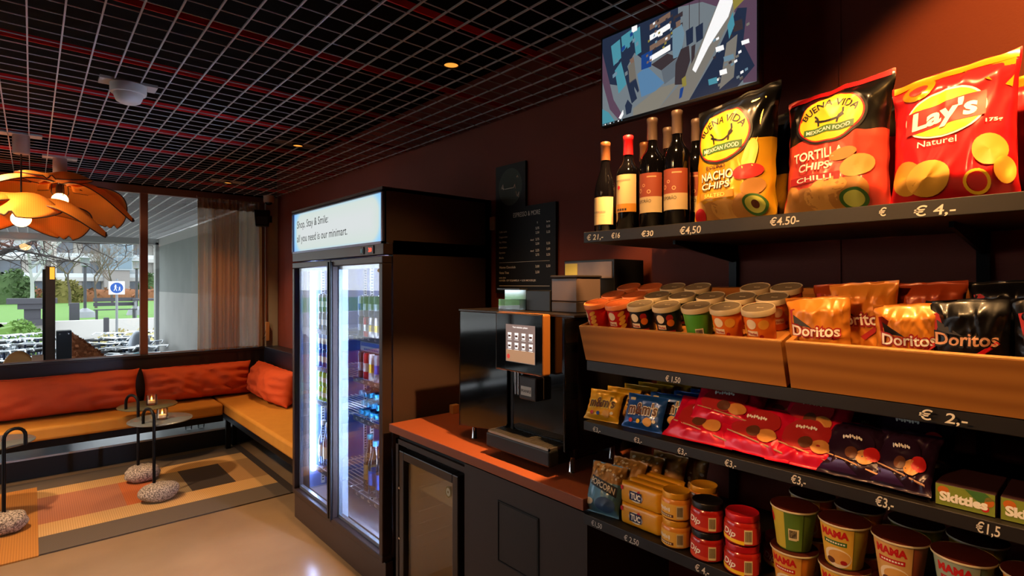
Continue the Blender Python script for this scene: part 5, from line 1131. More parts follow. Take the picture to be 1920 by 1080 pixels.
# noodle cups
def cup(label, x, y, z, style, turn=0.):
    t = thing('noodle_cup', label, 'noodle cup', (x, y, z), FRONT, 'noodle cups on the lowest shelf'); r0, r1, h = .036, .049, .098
    cols_ = {'g': ('cup_green', '#5a7a2c', '#c8b43c'), 'y': ('cup_olive', '#a8a43c', '#e0b040'), 'r': ('cup_orange_red', '#a85028', '#d8a860'), 't': ('cup_teal', '#4c7468', '#9aa890'), 'o': ('cup_orange', '#d07a24', '#e0a040')}[style]
    cbm_ = mat(cols_[0], cols_[1], .45); cb2 = mat(cols_[0] + '_panel', cols_[2], .45)
    MB().lathe([(r0 * .95, 0), (r0, .003), (r1 * .985, h - .004), (r1 * .985, h - .002)], 34, caps=True).build('cup_body', cbm_, t, ang=50); MB().lathe([(r1, h - .004), (r1 * 1.05, h - .003), (r1 * 1.05, h), (r1 * .98, h + .0008), (0, h + .0008)], 34).build('foil_lid', mat('cup_lid_dark', '#4a1c16', .35, .3), t, ang=40)
    MB().lathe([(r1 * 1.052, h - .004), (r1 * 1.06, h - .002), (r1 * 1.052, h + .0002)], 34, caps=False).build('rim', mat('cup_rim', '#cdbf9c', .4), t)
    rr = lambda z_: r0 + (r1 - r0) * z_ / h
    cf = lambda a, b_, q: ((rr(b_) + q) * math.sin(a / .043 + turn), -(rr(b_) + q) * math.cos(a / .043 + turn), b_); g = lambda q: (lambda a, b_: cf(a, b_, q)); m = MB()
    m.mat(cb2).rect(-.045, .030, .004, .092, g(.0006), 18, 2)
    if style == 'g' : m.mat(p_red).disc(-.040, .07, .008, .012, g(.001)); m.mat(M_bar).rect(.010, .026, .030, .056, g(.0012), 5, 1); m.mat(mat('cup_green', '')).rect(-.004, .034, .004, .092, g(.0009), 8, 2); m.mat(M_bar).rect(.004, .022, .028, .056, g(.0013), 5, 1); m.mat(s_ink); [m.rect(.006 + .002 * k, .0072 + .002 * k, .034, .053, g(.0017), 1, 1) for k in range(8)]
    if style != 'g':
        m.mat(p_red); lettering(m, 'MAMA', -.006, .070, .016, g(.0012), .05, width=.054, cut=8)
        m.mat({'y': p_grn, 'r': p_red, 't': s_dred, 'o': p_red}[style]).rect(-.030, .018, .052, .062, g(.001), 10, 1)
        m.mat(s_crm).disc(-.002, .024, .030, .022, g(.001), 22, 3); m.mat(p_chip).disc(.002, .026, .024, .016, g(.0014), 22, 3); m.mat(p_brn).disc(-.016, .016, .010, .007, g(.0018), 12, 2); m.mat(s_dred).disc(.012, .016, .007, .005, g(.0018), 12, 2); m.mat(p_wht); [m.rect(-.024 + .005 * q_, -.0205 + .005 * q_, .0555, .0590, g(.0015), 1, 1) for q_ in range(8)]
    m.build('printed_label', None, t, ang=80); return t
ZL, ZU = ZS4 + .001, ZS4 + .1008
cup('upper green noodle cup with a barcode, right of the dip jars', 1.365, .535, ZU, 'g'); cup('lower orange noodle cup under the green barcode cup', 1.365, .535, ZL, 'o')
cup('upper olive noodle cup, second from the dip jars', 1.365, .428, ZU, 'y'); co = cup('lower olive noodle cup, second stack from the dip jars', 1.365, .428, ZL, 'y')
cup('upper orange red noodle cup, third from the dip jars', 1.365, .323, ZU, 'r'); cup('lower orange red noodle cup, third stack from the dip jars', 1.365, .323, ZL, 'r')
cup('upper teal noodle cup, fourth from the dip jars', 1.365, .220, ZU, 't'); cup('lower teal noodle cup, fourth stack from the dip jars', 1.365, .220, ZL, 't')
cup('upper orange noodle cup, fifth stack, at the photo edge', 1.365, .115, ZU, 'o'); cup('lower orange noodle cup, fifth stack, at the photo edge', 1.365, .115, ZL, 'o')
for k, (y, lb) in enumerate(((.545, 'red'), (.44, 'orange'), (.33, 'green'), (.225, 'olive'))):
    for z, tn in ((ZL, 'lower'), (ZU, 'upper')): cup(f'{tn} {("orange red", "orange", "green", "olive")[k]} noodle cup in the second row, stack {ORD[k]} from the dip jars', 1.475, y - .01, z, ('r', 'o', 'g', 'y')[k])

# ================================================================== SCREEN ABOVE THE SHELF
tv = thing('wall_screen', 'slim black monitor hanging over the shelf, showing a security camera view', 'monitor', (1.602, 1.0215, 2.305), (0, 0, FRONT))
MB().box(-.2985, .2985, 0, .028, -.169, .169).build('casing', M_frd, tv, smooth=False, bevel=.004)
SW, SH = .289, .158
E = lambda n, c, s=.62: mat('screen_' + n, '#000000', .3, emit=s, ecol=c)
scr = MB(); pic = lambda q: (lambda x, y: ((x - .5) * 2 * SW, -.0008 - q, (.5 - y) * 2 * SH))        # x, y in 0..1 from the picture's top left
def pp_(col, pts, q): scr.mat(col).poly([p for p in pts][::-1], pic(q)) if False else scr.mat(col).poly(pts, lambda x, y: pic(q)(x, y))
gF, gB, gL, gD, gP, gW, gT, gBl, gBr, gY, gSk, gTe = E('floor', '#8c979e'), E('floor_blue', '#6c9cc8'), E('counter', '#989288'), E('dark', '#2e3a54'), E('plum', '#70546a'), E('white', '#c0bdb6', .62), E('teal', '#5cb0c4'), E('blue', '#2450a0'), E('brown', '#4a3e42'), E('yellow', '#b0a04a'), E('skin', '#9a7a68'), E('shirt', '#86a8bc')
scr.mat(gF).rect(0, 1, 0, 1, pic(0), 1, 1)
pp_(gD, [(0, 0), (.55, 0), (.55, .42), (.34, .46), (.25, .30), (.12, .60), (.05, .55), (0, .40)], .0003)
pp_(gP, [(.55, 0), (1, 0), (1, 1), (.93, .98), (.90, .30), (.70, .05)], .0003)
pp_(gP, [(0, .15), (.03, .35), (.09, .75), (.16, .96), (.13, 1), (.06, .85), (0, .5)], .0005)
pp_(gL, [(.80, .10), (.93, .02), (.88, .28), (.76, .62), (.62, 1), (.42, 1), (.55, .82), (.68, .5)], .0006); pp_(gW, [(.83, 0), (.91, 0), (.85, .30), (.74, .52), (.66, .74), (.64, .70), (.72, .40)], .0009)
pp_(gD, [(.78, .62), (.90, .25), (.95, .28), (.93, .60), (.99, .85), (.90, 1), (.62, 1)], .0009); pp_(gL, [(.84, .55), (.90, .50), (.88, .9), (.80, .98)], .0012)
for k, (x, y, w, h) in enumerate(((.80, .58, .045, .05), (.85, .70, .055, .05), (.82, .82, .04, .05), (.90, .42, .05, .10), (.94, .60, .04, .04), (.76, .88, .05, .06))): pp_((gW, gTe, gW, gBr, gW, gT)[k], [(x - w / 2, y - h / 2), (x + w / 2, y - h / 2), (x + w * .6, y + h / 2), (x - w * .4, y + h / 2)], .0014)
pp_(gT, [(.845, .38), (.875, .27), (.885, .40), (.855, .52)], .0016); pp_(gY, [(.87, .10), (.93, .05), (.95, .18), (.88, .26)], .0012)
pp_(gT, [(.07, .12), (.14, .08), (.15, .30), (.09, .36)], .0007); pp_(gT, [(.15, .06), (.24, .02), (.24, .14), (.16, .24)], .0007); pp_(gT, [(.24, .05), (.29, .03), (.30, .32), (.26, .34)], .0007); pp_(gW, [(.23, .0), (.27, .0), (.27, .06), (.23, .07)], .0009)
pp_(gT, [(.10, .42), (.15, .34), (.19, .62), (.13, .70)], .0007); pp_(gD, [(.15, .35), (.18, .33), (.27, .82), (.23, .86)], .0010); pp_(gBl, [(.30, .36), (.38, .34), (.37, .52), (.30, .52)], .0008)
for k in range(4):
    y = .06 + .115 * k; pp_(gW if k % 2 else gSk, [(.36, y), (.50, y - .05), (.50, y + .01), (.36, y + .06)], .0008)
    pp_(gBr, [(.52, y + .02), (.58, y), (.58, y + .05), (.52, y + .07)], .0008)
pp_(gB, [(.27, .55), (.34, .50), (.46, .74), (.40, .80), (.30, .82)], .0006); pp_(gBr, [(.37, .50), (.48, .44), (.55, .52), (.44, .60)], .0008)
for k in range(26):
    q_ = random.Random(400 + k); x = q_.uniform(.33, .54); y = q_.uniform(.04, .44) - .3 * (x - .42); pp_((gSk, gW, gBr, gTe, gY)[k % 5], [(x, y), (x + .014, y - .006), (x + .014, y + .018), (x, y + .024)], .0012)
for k in range(22):
    q_ = random.Random(500 + k); x = q_.uniform(.76, .95); y = q_.uniform(.40, .95); pp_((gL, gW, gBr, gTe, gF)[k % 5], [(x, y), (x + .016, y - .008), (x + .018, y + .016), (x + .002, y + .024)], .0013)
for k in range(14):
    q_ = random.Random(600 + k); x = q_.uniform(.07, .27); y = q_.uniform(.04, .5); pp_((gTe, gT, gBl, gF)[k % 4], [(x, y), (x + .02, y - .012), (x + .022, y + .03), (x + .002, y + .042)], .0012)
pp_(E('floor_shade', '#76808a'), [(.44, .60), (.56, .52), (.60, .66), (.46, .76)], .0005); pp_(E('floor_warm', '#a09a8c'), [(.24, .92), (.42, .78), (.55, .78), (.42, 1), (.24, 1)], .0005)
# people as the security picture shows them
pp_(gSk, [(.215, .36), (.245, .34), (.25, .40), (.225, .41)], .0018); pp_(E('beige', '#8c8478'), [(.205, .42), (.25, .39), (.265, .60), (.215, .63)], .0017); pp_(gD, [(.21, .62), (.262, .59), (.285, .74), (.275, .76), (.25, .68), (.255, .80), (.24, .81)], .0017)
pp_(gSk, [(.535, .13), (.565, .12), (.567, .20), (.54, .21)], .0018); pp_(gTe, [(.515, .22), (.575, .19), (.592, .30), (.570, .52), (.52, .52), (.515, .42)], .0017); pp_(gD, [(.532, .11), (.567, .10), (.568, .14), (.535, .15)], .002)
pp_(gBr, [(.535, .58), (.57, .45), (.62, .44), (.628, .60), (.58, .82), (.53, .80)], .0019); pp_(gBr, [(.635, .46), (.66, .45), (.655, .58), (.635, .64)], .0019); pp_(gY, [(.575, .76), (.60, .74), (.605, .84), (.58, .86)], .002); pp_(gBl, [(.565, .86), (.59, .84), (.575, .95), (.558, .96)], .002)
pp_(gD, [(.18, .86), (.20, .80), (.235, .88), (.225, .96), (.19, .97)], .0014); pp_(gT, [(.0, .82), (.05, .88), (.10, 1), (.0, 1)], .0008); pp_(gW, [(.13, .98), (.165, .90), (.168, .95), (.15, 1)], .001)
for x in (.62, .68): pp_(gBr, [(x, 0), (x + .004, 0), (x + .004, .30), (x, .30)], .0012); pp_(gD, [(x - .02, .28), (x + .025, .26), (x + .025, .42), (x - .015, .44)], .0013)
scr.build('screen_picture', None, tv, smooth=False)
m = MB().box(-.295, .295, -.0012, .0, -.166, -.1585); m.build('task_bar', M_frd, tv, smooth=False)
t = MB()
for k, x in enumerate((-.285, -.275, -.262, -.252, -.236, -.215, -.20)): t.mat(gW if k % 2 else gTe).rect(x - .003, x + .003, -.164, -.160, lambda a, b_: (a, -.0016, b_), 1, 1)
t.build('task_icons', None, tv, smooth=False)
MB().box(-.05, .05, .028, .19, -.05, .05).build('wall_arm', M_bm, tv, smooth=False)
# ================================================================== OUTSIDE THE WINDOW
rnd = random.Random(5)
M_pave = mat('street_paving', '#5f5d5b', .85, noise=(1.2, '#4c4b4a', .3)); M_lawn = mat('lawn_green', '#557f2c', .95, noise=(3, '#4a7226', .3)); M_hedge = mat('russet_hedge', '#8a5a3a', .95, noise=(7, '#6e4630', .3)); M_shrub = mat('shrub_green', '#465c34', .95, noise=(9, '#384c2a', .3)); M_bark = mat('bark', '#4c443e', .9); M_twig = mat('twig', '#6b5d54', .9)
M_fac = mat('facade_white', '#aaa69f', .9); M_facg = mat('facade_grey', '#807c78', .9); M_facb = mat('facade_brown', '#8a6a5c', .9); M_win = mat('far_window', '#4a5560', .15, spec=.6); M_winl = mat('far_window_pale', '#a4b0b6', .3); M_balc = mat('balcony_panel', '#a4a4a0', .8); M_stn = mat('dark_stone', '#3e3e44', .8); M_gst = mat('grey_steel', '#7c8084', .5, .3); M_conc = mat('pale_concrete', '#b4b2ae', .85)
struct(MB().box(-40, 60, 6.27, 28.2, -.72, -.6).build('ground_paving', M_pave, smooth=False))
struct(MB().box(-60, 90, 28.2, 62, -.7, .02).build('ground_lawn', M_lawn, smooth=False))
struct(MB().box(-60, 90, 62, 140, -.12, .0).build('ground_street', M_pave, smooth=False))
struct(MB().mat(M_conc).box(-30, 40, 27.8, 28.2, -.6, .10).build('trim_6', None, smooth=False))
def leafy(name, label, cat, x0, x1, y0, y1, z0, z1, m, n, size, kind=None):
    """a loose mass of small leaves filling a rounded volume"""
    b = MB()
    cx, cy, cz = (x0 + x1) / 2, (y0 + y1) / 2, z0
    b.grid(lambda u, v: (cx + (x1 - x0) * .46 * math.sin(PI * v / 2 + .02) ** .5 * math.cos(2 * PI * u) * (1 + .10 * wob(n, u * 6, v * 4)), cy + (y1 - y0) * .46 * math.sin(PI * v / 2 + .02) ** .5 * math.sin(2 * PI * u), z0 + (z1 - z0) * .92 * math.cos(PI * v / 2) * (1 + .12 * wob(n + 1, u * 9, v * 4))), 40, 8, True)
    for _ in range(n):
        t = rnd.uniform(0, 2 * PI); q = rnd.uniform(.3, 1); e = abs(math.cos(t)) ** .5 * (1 if math.cos(t) > 0 else -1); g = abs(math.sin(t)) ** .5 * (1 if math.sin(t) > 0 else -1)
        zz = rnd.uniform(.1, 1.0); k = (1 - zz ** 3 * .5) ; p = Vector((cx + (x1 - x0) / 2 * e * k * q ** .2, cy + (y1 - y0) / 2 * g * k * q ** .2, z0 + (z1 - z0) * zz))
        a = Vector((rnd.uniform(-1, 1), rnd.uniform(-1, 1), rnd.uniform(-1, 1))) * size; c = Vector((rnd.uniform(-1, 1), rnd.uniform(-1, 1), rnd.uniform(-1, 1))) * size * .6
        b.add([p, p + a * .5 + c, p + a, p + a * .5 - c], [(0, 1, 2, 3)])
    return tag(b.build(name, m, smooth=False), label, cat, None, kind)
leafy('hedge', 'long low russet hedge along the far side of the lawn', 'hedge', -12, 24, 60.2, 61.8, 0, 1.15, M_hedge, 2600, .30)
leafy('shrub', 'green shrub beyond the lawn at the left of the window', 'shrub', -3.6, .2, 56, 59, 0, 2.6, M_shrub, 900, .3); leafy('shrub', 'olive shrub beyond the lawn beside the dark post', 'shrub', .6, 3.2, 57, 59.5, 0, 1.9, mat('shrub_olive', '#66602e', .95), 700, .3)
leafy('shrub', 'small green shrub in front of the pale building, right of the mullion', 'shrub', 7.8, 10.2, 63, 65, 0, 2.6, M_shrub, 600, .3)
leafy('shrub', 'low light green shrub behind the parked bicycles at the left', 'shrub', -1.6, .42, 17.5, 19.5, -.6, .62, mat('shrub_light', '#5f8038', .95), 900, .10)
leafy('shrub', 'low straggly planting bed behind the bicycles near the sign', 'shrub', 1.5, 4.4, 20.6, 24.0, -.6, -.05, mat('dry_planting', '#9a9060', .95), 900, .12)
hb = MB(); hp = [(.36, -.6), (.36, .80), (.44, .86), (.84, .46), (.90, -.6)]; hb.prism(hp, lambda x, z, k: (x, 9.0 + .9 * k, z))
for _ in range(2600):
    x = rnd.uniform(.34, .92); p = Vector((x, rnd.choice((8.98, 8.96, rnd.uniform(9, 9.9))), 0)); p.z = rnd.uniform(-.3, .88 - max(0, x - .42) * .95) if p.y < 8.99 else .86 - max(0, x - .42) * .95
    a = Vector((rnd.uniform(-1, 1), rnd.uniform(-1, .3), rnd.uniform(-1, 1))) * .034; c = Vector((rnd.uniform(-1, 1), rnd.uniform(-1, 1), rnd.uniform(-1, 1))) * .02; hb.add([p, p + a * .5 + c, p + a, p + a * .5 - c], [(0, 1, 2, 3)])
tag(hb.build('hedge', mat('rust_hedge', '#a5623a', .95, noise=(18, '#86502e', .3)), smooth=False), 'rust brown clipped hedge sloping down beside the steel box outside the window', 'hedge')

# pale apartment block
bd = thing('apartment_building', 'pale apartment block with rows of dark windows behind the lawn', 'building', (8, 101, 0))
def bm_(): m = MB(); m.T = Matrix.Translation((-8, -101, 0)); return m
bm_().box(-24, 44, 100, 112, -.2, 15.5).build('facade', M_fac, bd, smooth=False)
for k, z in enumerate((2.0, 4.85, 7.7, 10.55)):
    bm_().box(-24, 44, 98.9, 100, z, z + .55).build('balcony_slab', M_balc, bd, smooth=False)
    bm_().box(-24, 44, 98.9, 98.96, z + .55, z + 1.1).build('balcony_railing', mat('railing_glass', '#b4bcc0', .3), bd, smooth=False)
for x in range(-22, 44, 6): bm_().box(x, x + .6, 98.85, 100, 0, 13).build('pier', M_fac, bd, smooth=False)
i = 0
for z0, z1 in ((.1, 1.95), (2.9, 4.75), (5.75, 7.5), (8.6, 10.3)):
    x = -20.6
    while x < 40:
        w = (2.1, 1.5, 2.4)[i % 3]
        f = bm_().box(x - .06, x + w + .06, 99.90, 99.99, z0 - .05, z1 + .05).build('window', M_facb if (i % 5) in (1, 3) else M_facg, bd, smooth=False)
        m = bm_(); m.box(x, x + w / 2 - .03, 99.86, 99.9, z0, z1).box(x + w / 2 + .03, x + w, 99.86, 99.9, z0, z1); m.build('pane', M_win if i % 4 else M_winl, f, smooth=False)
        x += w + (.9, .7, 1.1)[i % 3]; i += 1
bt = thing('stair_tower', 'glazed stair tower rising in front of the pale apartment block', 'building', (9.3, 97, 0))
MB().box(-1.9, 1.9, 0, 1.8, 3.6, 9.4).build('tower_body', mat('tower_frame', '#8f9ca2', .6), bt, smooth=False)
for ix in range(2):
    for iz in range(3): MB().box(-1.75 + 1.8 * ix, -.1 + 1.8 * ix, -.06, 0, 3.8 + 1.85 * iz, 5.45 + 1.85 * iz).build('pane', mat('tower_glass', '#5f7480', .15), bt, smooth=False)
MB().box(-1.5, 1.5, .2, 1.7, 0, 3.6).build('tower_foot', M_facg, bt, smooth=False)

# bare trees
def bare_tree(name, label, loc_, H, r0, seed, spread=.7, levels=4, first=.35, lean=(0, 0), mt=None, up=.55):
    t = thing(name, label, 'tree', loc_); q = random.Random(seed); tr = MB(); br = MB()
    def grow(p, d, L, r, lv):
        pts = [p]; dd = d.copy()
        for _ in range(4):
            dd = (dd + Vector((q.uniform(-.2, .2), q.uniform(-.2, .2), q.uniform(-.1, .14)))).normalized(); pts.append(pts[-1] + dd * L / 4)
        (tr if lv == levels else br).tube(pts, [r * (1 - .13 * k) for k in range(5)], 6 if lv > 1 else 4)
        if lv <= 0: return
        for k in range(q.choice((3, 4)) if lv > 1 else 4):
            s = pts[q.choice((2, 3, 4))] if lv < levels else pts[q.choice((3, 4, 4))]
            a = q.uniform(0, 2 * PI); nd = (dd * up + Vector((math.cos(a), math.sin(a), q.uniform(-.1, .5))) * spread).normalized()
            grow(s, nd, L * q.uniform(.55, .78), r * .5, lv - 1)
    grow(Vector((0, 0, 0)), Vector((lean[0], lean[1], 1)).normalized(), H * first, r0, levels)
    tr.build('trunk', mt or M_bark, t, ang=80); br.build('branches', mt or M_twig, t, ang=80); return t
bare_tree('bare_tree', 'bare tree with pale twigs on the lawn behind the dark planter post', (2.05, 50, .02), 6.8, .11, 11, .75, 5, .33, up=.9)
bare_tree('bare_tree', 'bare tree in front of the pale building, above the sign', (4.95, 55, 0), 7.2, .11, 13, .75, 5, .32, up=.9)
bare_tree('bare_tree', 'thin bare tree standing between lamp post and sign', (3.1, 44, 0), 6.0, .09, 17, .6, 5, .34, up=.9)
bare_tree('bare_tree', 'pale barked bare tree on the lawn at the far left of the window', (-.05, 30, 0), 6.5, .11, 19, .7, 5, .34, mt=mat('pale_bark', '#9aa09a', .9), up=.8)
bare_tree('bare_tree', 'slim bare street tree by the concrete wall end', (3.45, 22.5, -.6), 7.6, .085, 23, .45, 4, .55, up=.9)
# big tree whose limbs reach across the top of the window
tr = thing('bare_tree', 'large dark bare tree stretching long limbs across the window from the left', 'tree', (-3.4, 17, 0)); q = random.Random(3)
MB().tube([(-.05, 0, -.6), (.05, 0, .8), (.2, 0, 1.6), (.6, .1, 2.2)], [.24, .20, .18, .15], 10).build('trunk', M_bark, tr, ang=80)
br = MB()
def limb(pts, r):
    pts = [Vector(p) for p in pts]; br.tube(pts, [r * (1 - .75 * k / (len(pts) - 1)) for k in range(len(pts))], 6)
    for k in range(1, len(pts)):
        for _ in range(7):
            p = pts[k - 1].lerp(pts[k], q.random()); a = q.uniform(0, 2 * PI); d = Vector((math.cos(a) * .9, math.sin(a) * .5, q.uniform(-.5, .55))); L = q.uniform(.35, 1.0); e = [p]
            for s in range(4): d = (d + Vector((q.uniform(-.4, .4), q.uniform(-.4, .4), q.uniform(-.35, .35)))).normalized(); e.append(e[-1] + d * L / 4)
            br.tube(e, [.016, .013, .010, .008, .005], 4)
            for _ in range(2):
                p2 = e[2].lerp(e[4], q.random()); d2 = Vector((q.uniform(-1, 1), q.uniform(-1, 1), q.uniform(-.8, .6))).normalized(); br.tube([p2, p2 + d2 * .18, p2 + d2 * .34 + Vector((0, 0, q.uniform(-.1, .1)))], [.007, .005, .003], 4)
limb([(.5, .1, 2.1), (1.4, -.1, 2.35), (2.5, .2, 2.65), (3.4, 0, 2.72), (4.3, .1, 2.60), (5.2, 0, 2.62), (5.9, .1, 2.72)], .13)
limb([(.5, .1, 2.1), (1.5, .4, 2.0), (2.6, .3, 2.15), (3.3, .6, 2.5), (3.9, .5, 2.9)], .11)
limb([(.5, .1, 2.1), (1.3, 0, 2.7), (2.4, -.3, 3.0), (3.6, -.2, 2.95), (4.6, 0, 3.15)], .08)
limb([(2.5, .2, 2.65), (3.2, .5, 2.35), (3.9, .6, 2.2), (4.5, .4, 2.05)], .04); limb([(1.4, -.1, 2.35), (2.2, -.4, 2.25), (3.1, -.5, 2.35)], .04)
br.build('branches', mat('dark_branch', '#37312e', .9), tr, ang=80)

# street furniture
def lamp_post(label, x, y, H): 
    t = thing('lamp_post', label, 'lamp post', (x, y, 0), 0, 'dark lamp posts on the lawn'); MB().rod((0, 0, 0), (0, 0, H), .06, 10).build('post', M_stn, t); MB().lathe([(.45, 0), (.35, .28), (.08, .45)], 16).build('footing', M_gst, t); MB().lathe([(.02, H), (.17, H + .05), (.17, H + .35), (.22, H + .42), (0, H + .5)], 14).build('lantern', M_gst, t)
lamp_post('dark lamp post on the lawn between tree and sign', 1.85, 32, 2.35); lamp_post('dark lamp post on the lawn beside the window mullion', 3.95, 33, 2.3)
mo = thing('stone_monument', 'dark stepped stone monument on the lawn, left of the dark post', 'monument', (.02, 27.5, 0)); MB().box(-.42, .42, -.3, .3, 0, .22).build('plinth', M_stn, mo, smooth=False); MB().box(-.24, .24, -.2, .2, .22, .62).build('shaft', M_stn, mo, smooth=False); MB().box(-.42, .42, -.3, .3, .62, .82).build('head', M_stn, mo, smooth=False); MB().box(-.72, .72, -.35, .35, .82, 1.02).build('capstone', M_stn, mo, smooth=False)
for x, y, w, lb in ((1.32, 28.7, .33, 'dark square planter post on the lawn edge under the bare tree'), (2.02, 24.4, .16, 'short dark bollard in front of the low kerb')): tag(MB().box(x - w / 2, x + w / 2, y, y + w, 0 if w > .2 else -.6, .78 if w > .2 else .35).build('bollard', M_stn, smooth=False, bevel=.02), lb, 'bollard')
pb_ = thing('park_bench', 'grey park bench on the lawn edge behind the sign', 'bench', (2.7, 28.6, 0))
for yy, zz, a in ((0, .45, 0), (.16, .45, 0), (.38, .62, 1), (.42, .82, 1)): MB().box(-.75, .75, yy, yy + (.14 if not a else .03), zz, zz + (.04 if not a else .15)).build('slat_board', M_stn, pb_, smooth=False)
for s in (-.65, .65): MB().box(s - .03, s + .03, 0, .42, 0, .45).build('leg', M_stn, pb_, smooth=False)
tb_ = thing('picnic_table', 'dark outdoor table beyond the mullion, near the concrete wall', 'table', (3.9, 29.0, .02)); MB().box(-.6, .9, -.4, .4, .82, .9).build('table_top', M_stn, tb_, smooth=False); [MB().box(s - .04, s + .04, -.35, .35, 0, .82).build('leg', M_gst, tb_, smooth=False) for s in (-.5, .8)]
sg_ = thing('pedestrian_sign', 'white square sign with a blue disc and white walking figures', 'sign', (1.75, 18.4, 0), math.radians(-6))
MB().rod((0, .03, -.6), (0, .03, 1.7), .03, 12).build('post', M_gst, sg_); MB().box(-.18, .18, -.01, .0, 1.27, 1.63).build('plate', mat('sign_white', '#e6e4e0', .5), sg_, smooth=False, bevel=.004)
m = MB(); m.mat(mat('sign_blue', '#1c4f9e', .5)).disc(0, 1.45, .145, .145, lambda x, y: (x, -.0115, y), 36, 1); m.mat(mat('sign_white', ''))
F = lambda x, y: (x, -.0125, y)
for ox, k in ((-.03, 1.), (.06, .66)):
    b0 = 1.37; m.disc(ox + .005, b0 + .155 * k, .017 * k, .017 * k, F, 12, 1)
    for pts in ([(-.018, .135), (.022, .135), (.016, .07), (-.012, .07)], [(-.012, .075), (.004, .07), (-.026, 0), (-.040, .004)], [(.0, .075), (.016, .07), (.036, .0), (.022, -.002)], [(.018, .13), (.024, .12), (.05, .085), (.044, .08)], [(-.016, .13), (-.02, .118), (-.044, .09), (-.038, .098)]): m.poly([(ox + a * k, b0 + c_ * k) for a, c_ in pts], F)
m.build('sign_symbol', None, sg_, smooth=False)
# dark post with a steel bin box, seat shapes of the terrace
tp_ = thing('terrace_post', 'dark timber post with an amber lit head standing outside the window', 'post', (.14, 7.2, 0)); MB().box(-.038, .038, -.05, .05, -.6, 1.73).build('post', mat('dark_timber', '#3a2c24', .7, noise=(12, '#4a382c', .3)), tp_, smooth=False, bevel=.004); MB().box(-.06, -.038, -.05, .06, -.6, 1.70).build('side_plate', M_bm, tp_, smooth=False); MB().box(-.005, .032, -.054, -.05, 1.60, 1.72).build('amber_light', mat('amber_post_light', '#e08a30', .5, emit=2.2, ecol='#e8902c'), tp_, smooth=False)
bx = thing('steel_box', 'dark steel box fixed beside the foot of the terrace post', 'box', (.245, 7.2, 0)); MB().box(-.06, .06, -.10, .06, -.6, 1.08).build('box_body', mat('dark_steel', '#2f3338', .35, .5), bx, smooth=False, bevel=.004); [MB().lathe([(0, 0), (.008, 0), (.008, .004), (0, .005)], 10, (sx, -.10, 1.05), (0, -1, 0)).build('bolt', M_chrome, bx) for sx in (-.035, .03)]
M_wick = mat('wicker_tan', '#b58752', .8, wave=(40, '#8a6236', 'Z')); 
cr = thing('terrace_chair', 'tan woven chair back rising outside the window at the left', 'chair', (-.10, 7.3, 0)); MB().grid(lambda u, v: (.14 * math.cos(PI * u), .05 + .06 * math.sin(PI * u), .42 + .46 * v ** .8 * (.45 + .55 * math.sin(PI * u))), 16, 8).build('backrest', M_wick, cr, solid=.02); MB().lathe([(0, .40), (.20, .40), (.21, .44), (0, .45)], 20).build('seat', M_wick, cr); [MB().rod((sx, sy, -.6), (sx * .8, sy * .8, .41), .014).build('leg', M_bm, cr) for sx, sy in ((.17, .15), (-.17, .15), (.17, -.15), (-.17, -.15))]
tag(MB().box(.0, .085, 7.0, 7.1, -.6, .86).build('windbreak', mat('pale_wood_panel', '#b08a70', .6), smooth=False, bevel=.004), 'narrow pale wooden panel next to the dark terrace post', 'windbreak')

# ---- bicycles
M_tyre = mat('tyre', '#1a1b1e', .8); M_spoke = mat('wheel_metal', '#d4dade', .35, .7); M_sadd = mat('saddle', '#17171a', .6)
def bike(label, framec, loc_, rz, group):
    t = thing('bicycle', label, 'bicycle', loc_, rz, group)
    R = .33
    for x in (-.52, .52):
        w = MB(); w.mat(M_tyre).tube([(x + R * math.cos(2 * PI * k / 22), 0, R + .02 + R * math.sin(2 * PI * k / 22)) for k in range(23)], .020, 6); w.mat(M_spoke).tube([(x + (R - .03) * math.cos(2 * PI * k / 22), 0, R + .02 + (R - .03) * math.sin(2 * PI * k / 22)) for k in range(23)], .010, 4)
        for k in range(10): a = 2 * PI * k / 10; w.rod((x, 0, R + .02), (x + (R - .03) * math.cos(a), 0, R + .02 + (R - .03) * math.sin(a)), .003, 3)
        w.build('wheel', None, t)
    f = MB()
    for a, b_ in (((-.52, 0, .35), (-.08, 0, .30)), ((-.52, 0, .35), (-.16, 0, .78)), ((-.08, 0, .30), (-.18, 0, .92)), ((-.08, 0, .30), (.38, 0, .76)), ((-.15, 0, .74), (.36, 0, .84)), ((.36, 0, .92), (.52, 0, .35)), ((.36, 0, .92), (.31, 0, 1.04))): f.rod(a, b_, .018, 6)
    f.build('frame', mat(*framec, .35, .3), t)
    MB().tube([(.18, .28, 1.02), (.26, .27, 1.06), (.32, .14, 1.05), (.32, 0, 1.04), (.32, -.14, 1.05), (.26, -.27, 1.06), (.18, -.28, 1.02)], .013, 6).build('handlebar', M_spoke, t)
    MB().prism([(-.34, -.08), (-.34, .08), (-.15, .03), (-.04, .015), (-.04, -.015), (-.15, -.03)], lambda x, y, k: (x, y, .92 + .05 * (1 - k))).build('saddle', M_sadd, t, bevel=.01)
    m = MB(); m.tube([(-.52 + .37 * math.cos(a_), 0, .35 + .37 * math.sin(a_)) for a_ in [.3 + .25 * k for k in range(10)]], .012, 4); m.build('mudguard', M_tyre, t)
    m = MB(); m.box(-.86, -.30, -.06, .06, .74, .755).rod((-.80, .05, .74), (-.52, .05, .36), .006, 4).rod((-.80, -.05, .74), (-.52, -.05, .36), .006, 4); m.build('luggage_rack', M_spoke, t, smooth=False)
    m = MB(); m.lathe([(0, 0), (.045, .01), (.05, .05), (0, .06)], 12, (.40, 0, .88), (1, 0, 0)); m.build('headlamp', M_spoke, t); return t
FC = {'navy': ('bike_navy', '#2c3a54'), 'silver': ('bike_silver', '#c4ccd2'), 'slate': ('bike_slate', '#7a8898')}
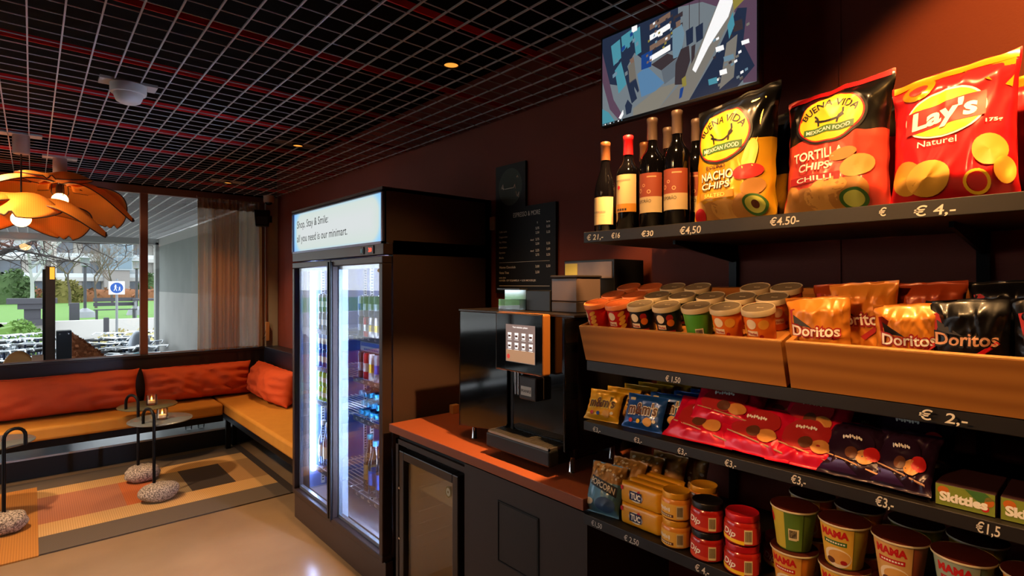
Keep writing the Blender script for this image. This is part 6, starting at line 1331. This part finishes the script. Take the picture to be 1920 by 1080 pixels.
protos = {}
nm = 0
def put_bike(col, x, y, rz, label, group):
    z = -.6
    if col not in protos: protos[col] = bike(label, FC[col], (x, y, z), rz, group)
    else: dup(protos[col], (x, y, z), rz, label, group)
RW = ('nearest', 'second nearest', 'third nearest', 'fourth nearest', 'fifth nearest', 'rearmost')
cl = ('navy', 'silver', 'slate')
for r_, y in enumerate((9.3, 10.6, 11.9, 13.2, 14.5, 15.8)):
    x = -.040 * y - .05; k = 0
    while x < .021 * y - .05:
        c_ = cl[(k + r_) % 3]; put_bike(c_, x, y + rnd.uniform(-.15, .15), PI / 2 + rnd.uniform(-1.1, 1.1), f'{c_} bicycle in the left rack, {RW[r_]} row, {ORD[k]} from left', 'bicycles in the left rack'); x += .15; k += 1
for r_, y in enumerate((10.2, 11.3, 12.4, 13.7, 15.0)):
    x = .070 * y; k = 0
    while x < min(1.62 if y < 13.6 else 9, .150 * y):
        c_ = cl[(k * 2 + r_) % 3]; put_bike(c_, x, y + rnd.uniform(-.12, .12), PI / 2 - .5 + rnd.uniform(-.7, .5), f'{c_} bicycle in the right rack, {RW[r_]} row, {ORD[k]} from left', 'bicycles in the right rack'); x += .17; k += 1
tag(MB().ball((1.24, 10.1, .42), .12, .16, .09).build('saddle_cover', mat('teal_cover', '#5ab4c4', .5)), 'teal saddle cover on a bicycle seen left of the mullion', 'saddle cover')
sc_ = thing('covered_scooter', 'scooter under a silver grey cover among the bicycles at the mullion', 'scooter', (1.50, 12.2, -.6), 1.45)
MB().grid(lambda u, v: ((2 * u - 1) * .95, (v - .5) * 2 * .34 * (1 - .3 * abs(2 * u - 1)), max(.05, (.62 + .62 * math.exp(-((2 * u - 1 - .25) / .38) ** 2) + .12 * (2 * u - 1)) * (1 - abs(2 * v - 1) ** 3) * (1 - abs(2 * u - 1) ** 6))), 30, 14).build('cover', mat('silver_cover', '#9aa4b0', .4, .3), sc_); [MB().lathe([(.0, -.04), (.20, -.04), (.22, 0), (.20, .04), (0, .04)], 20, (x, 0, .22), (0, 1, 0)).build('wheel', M_tyre, sc_) for x in (-.62, .66)]
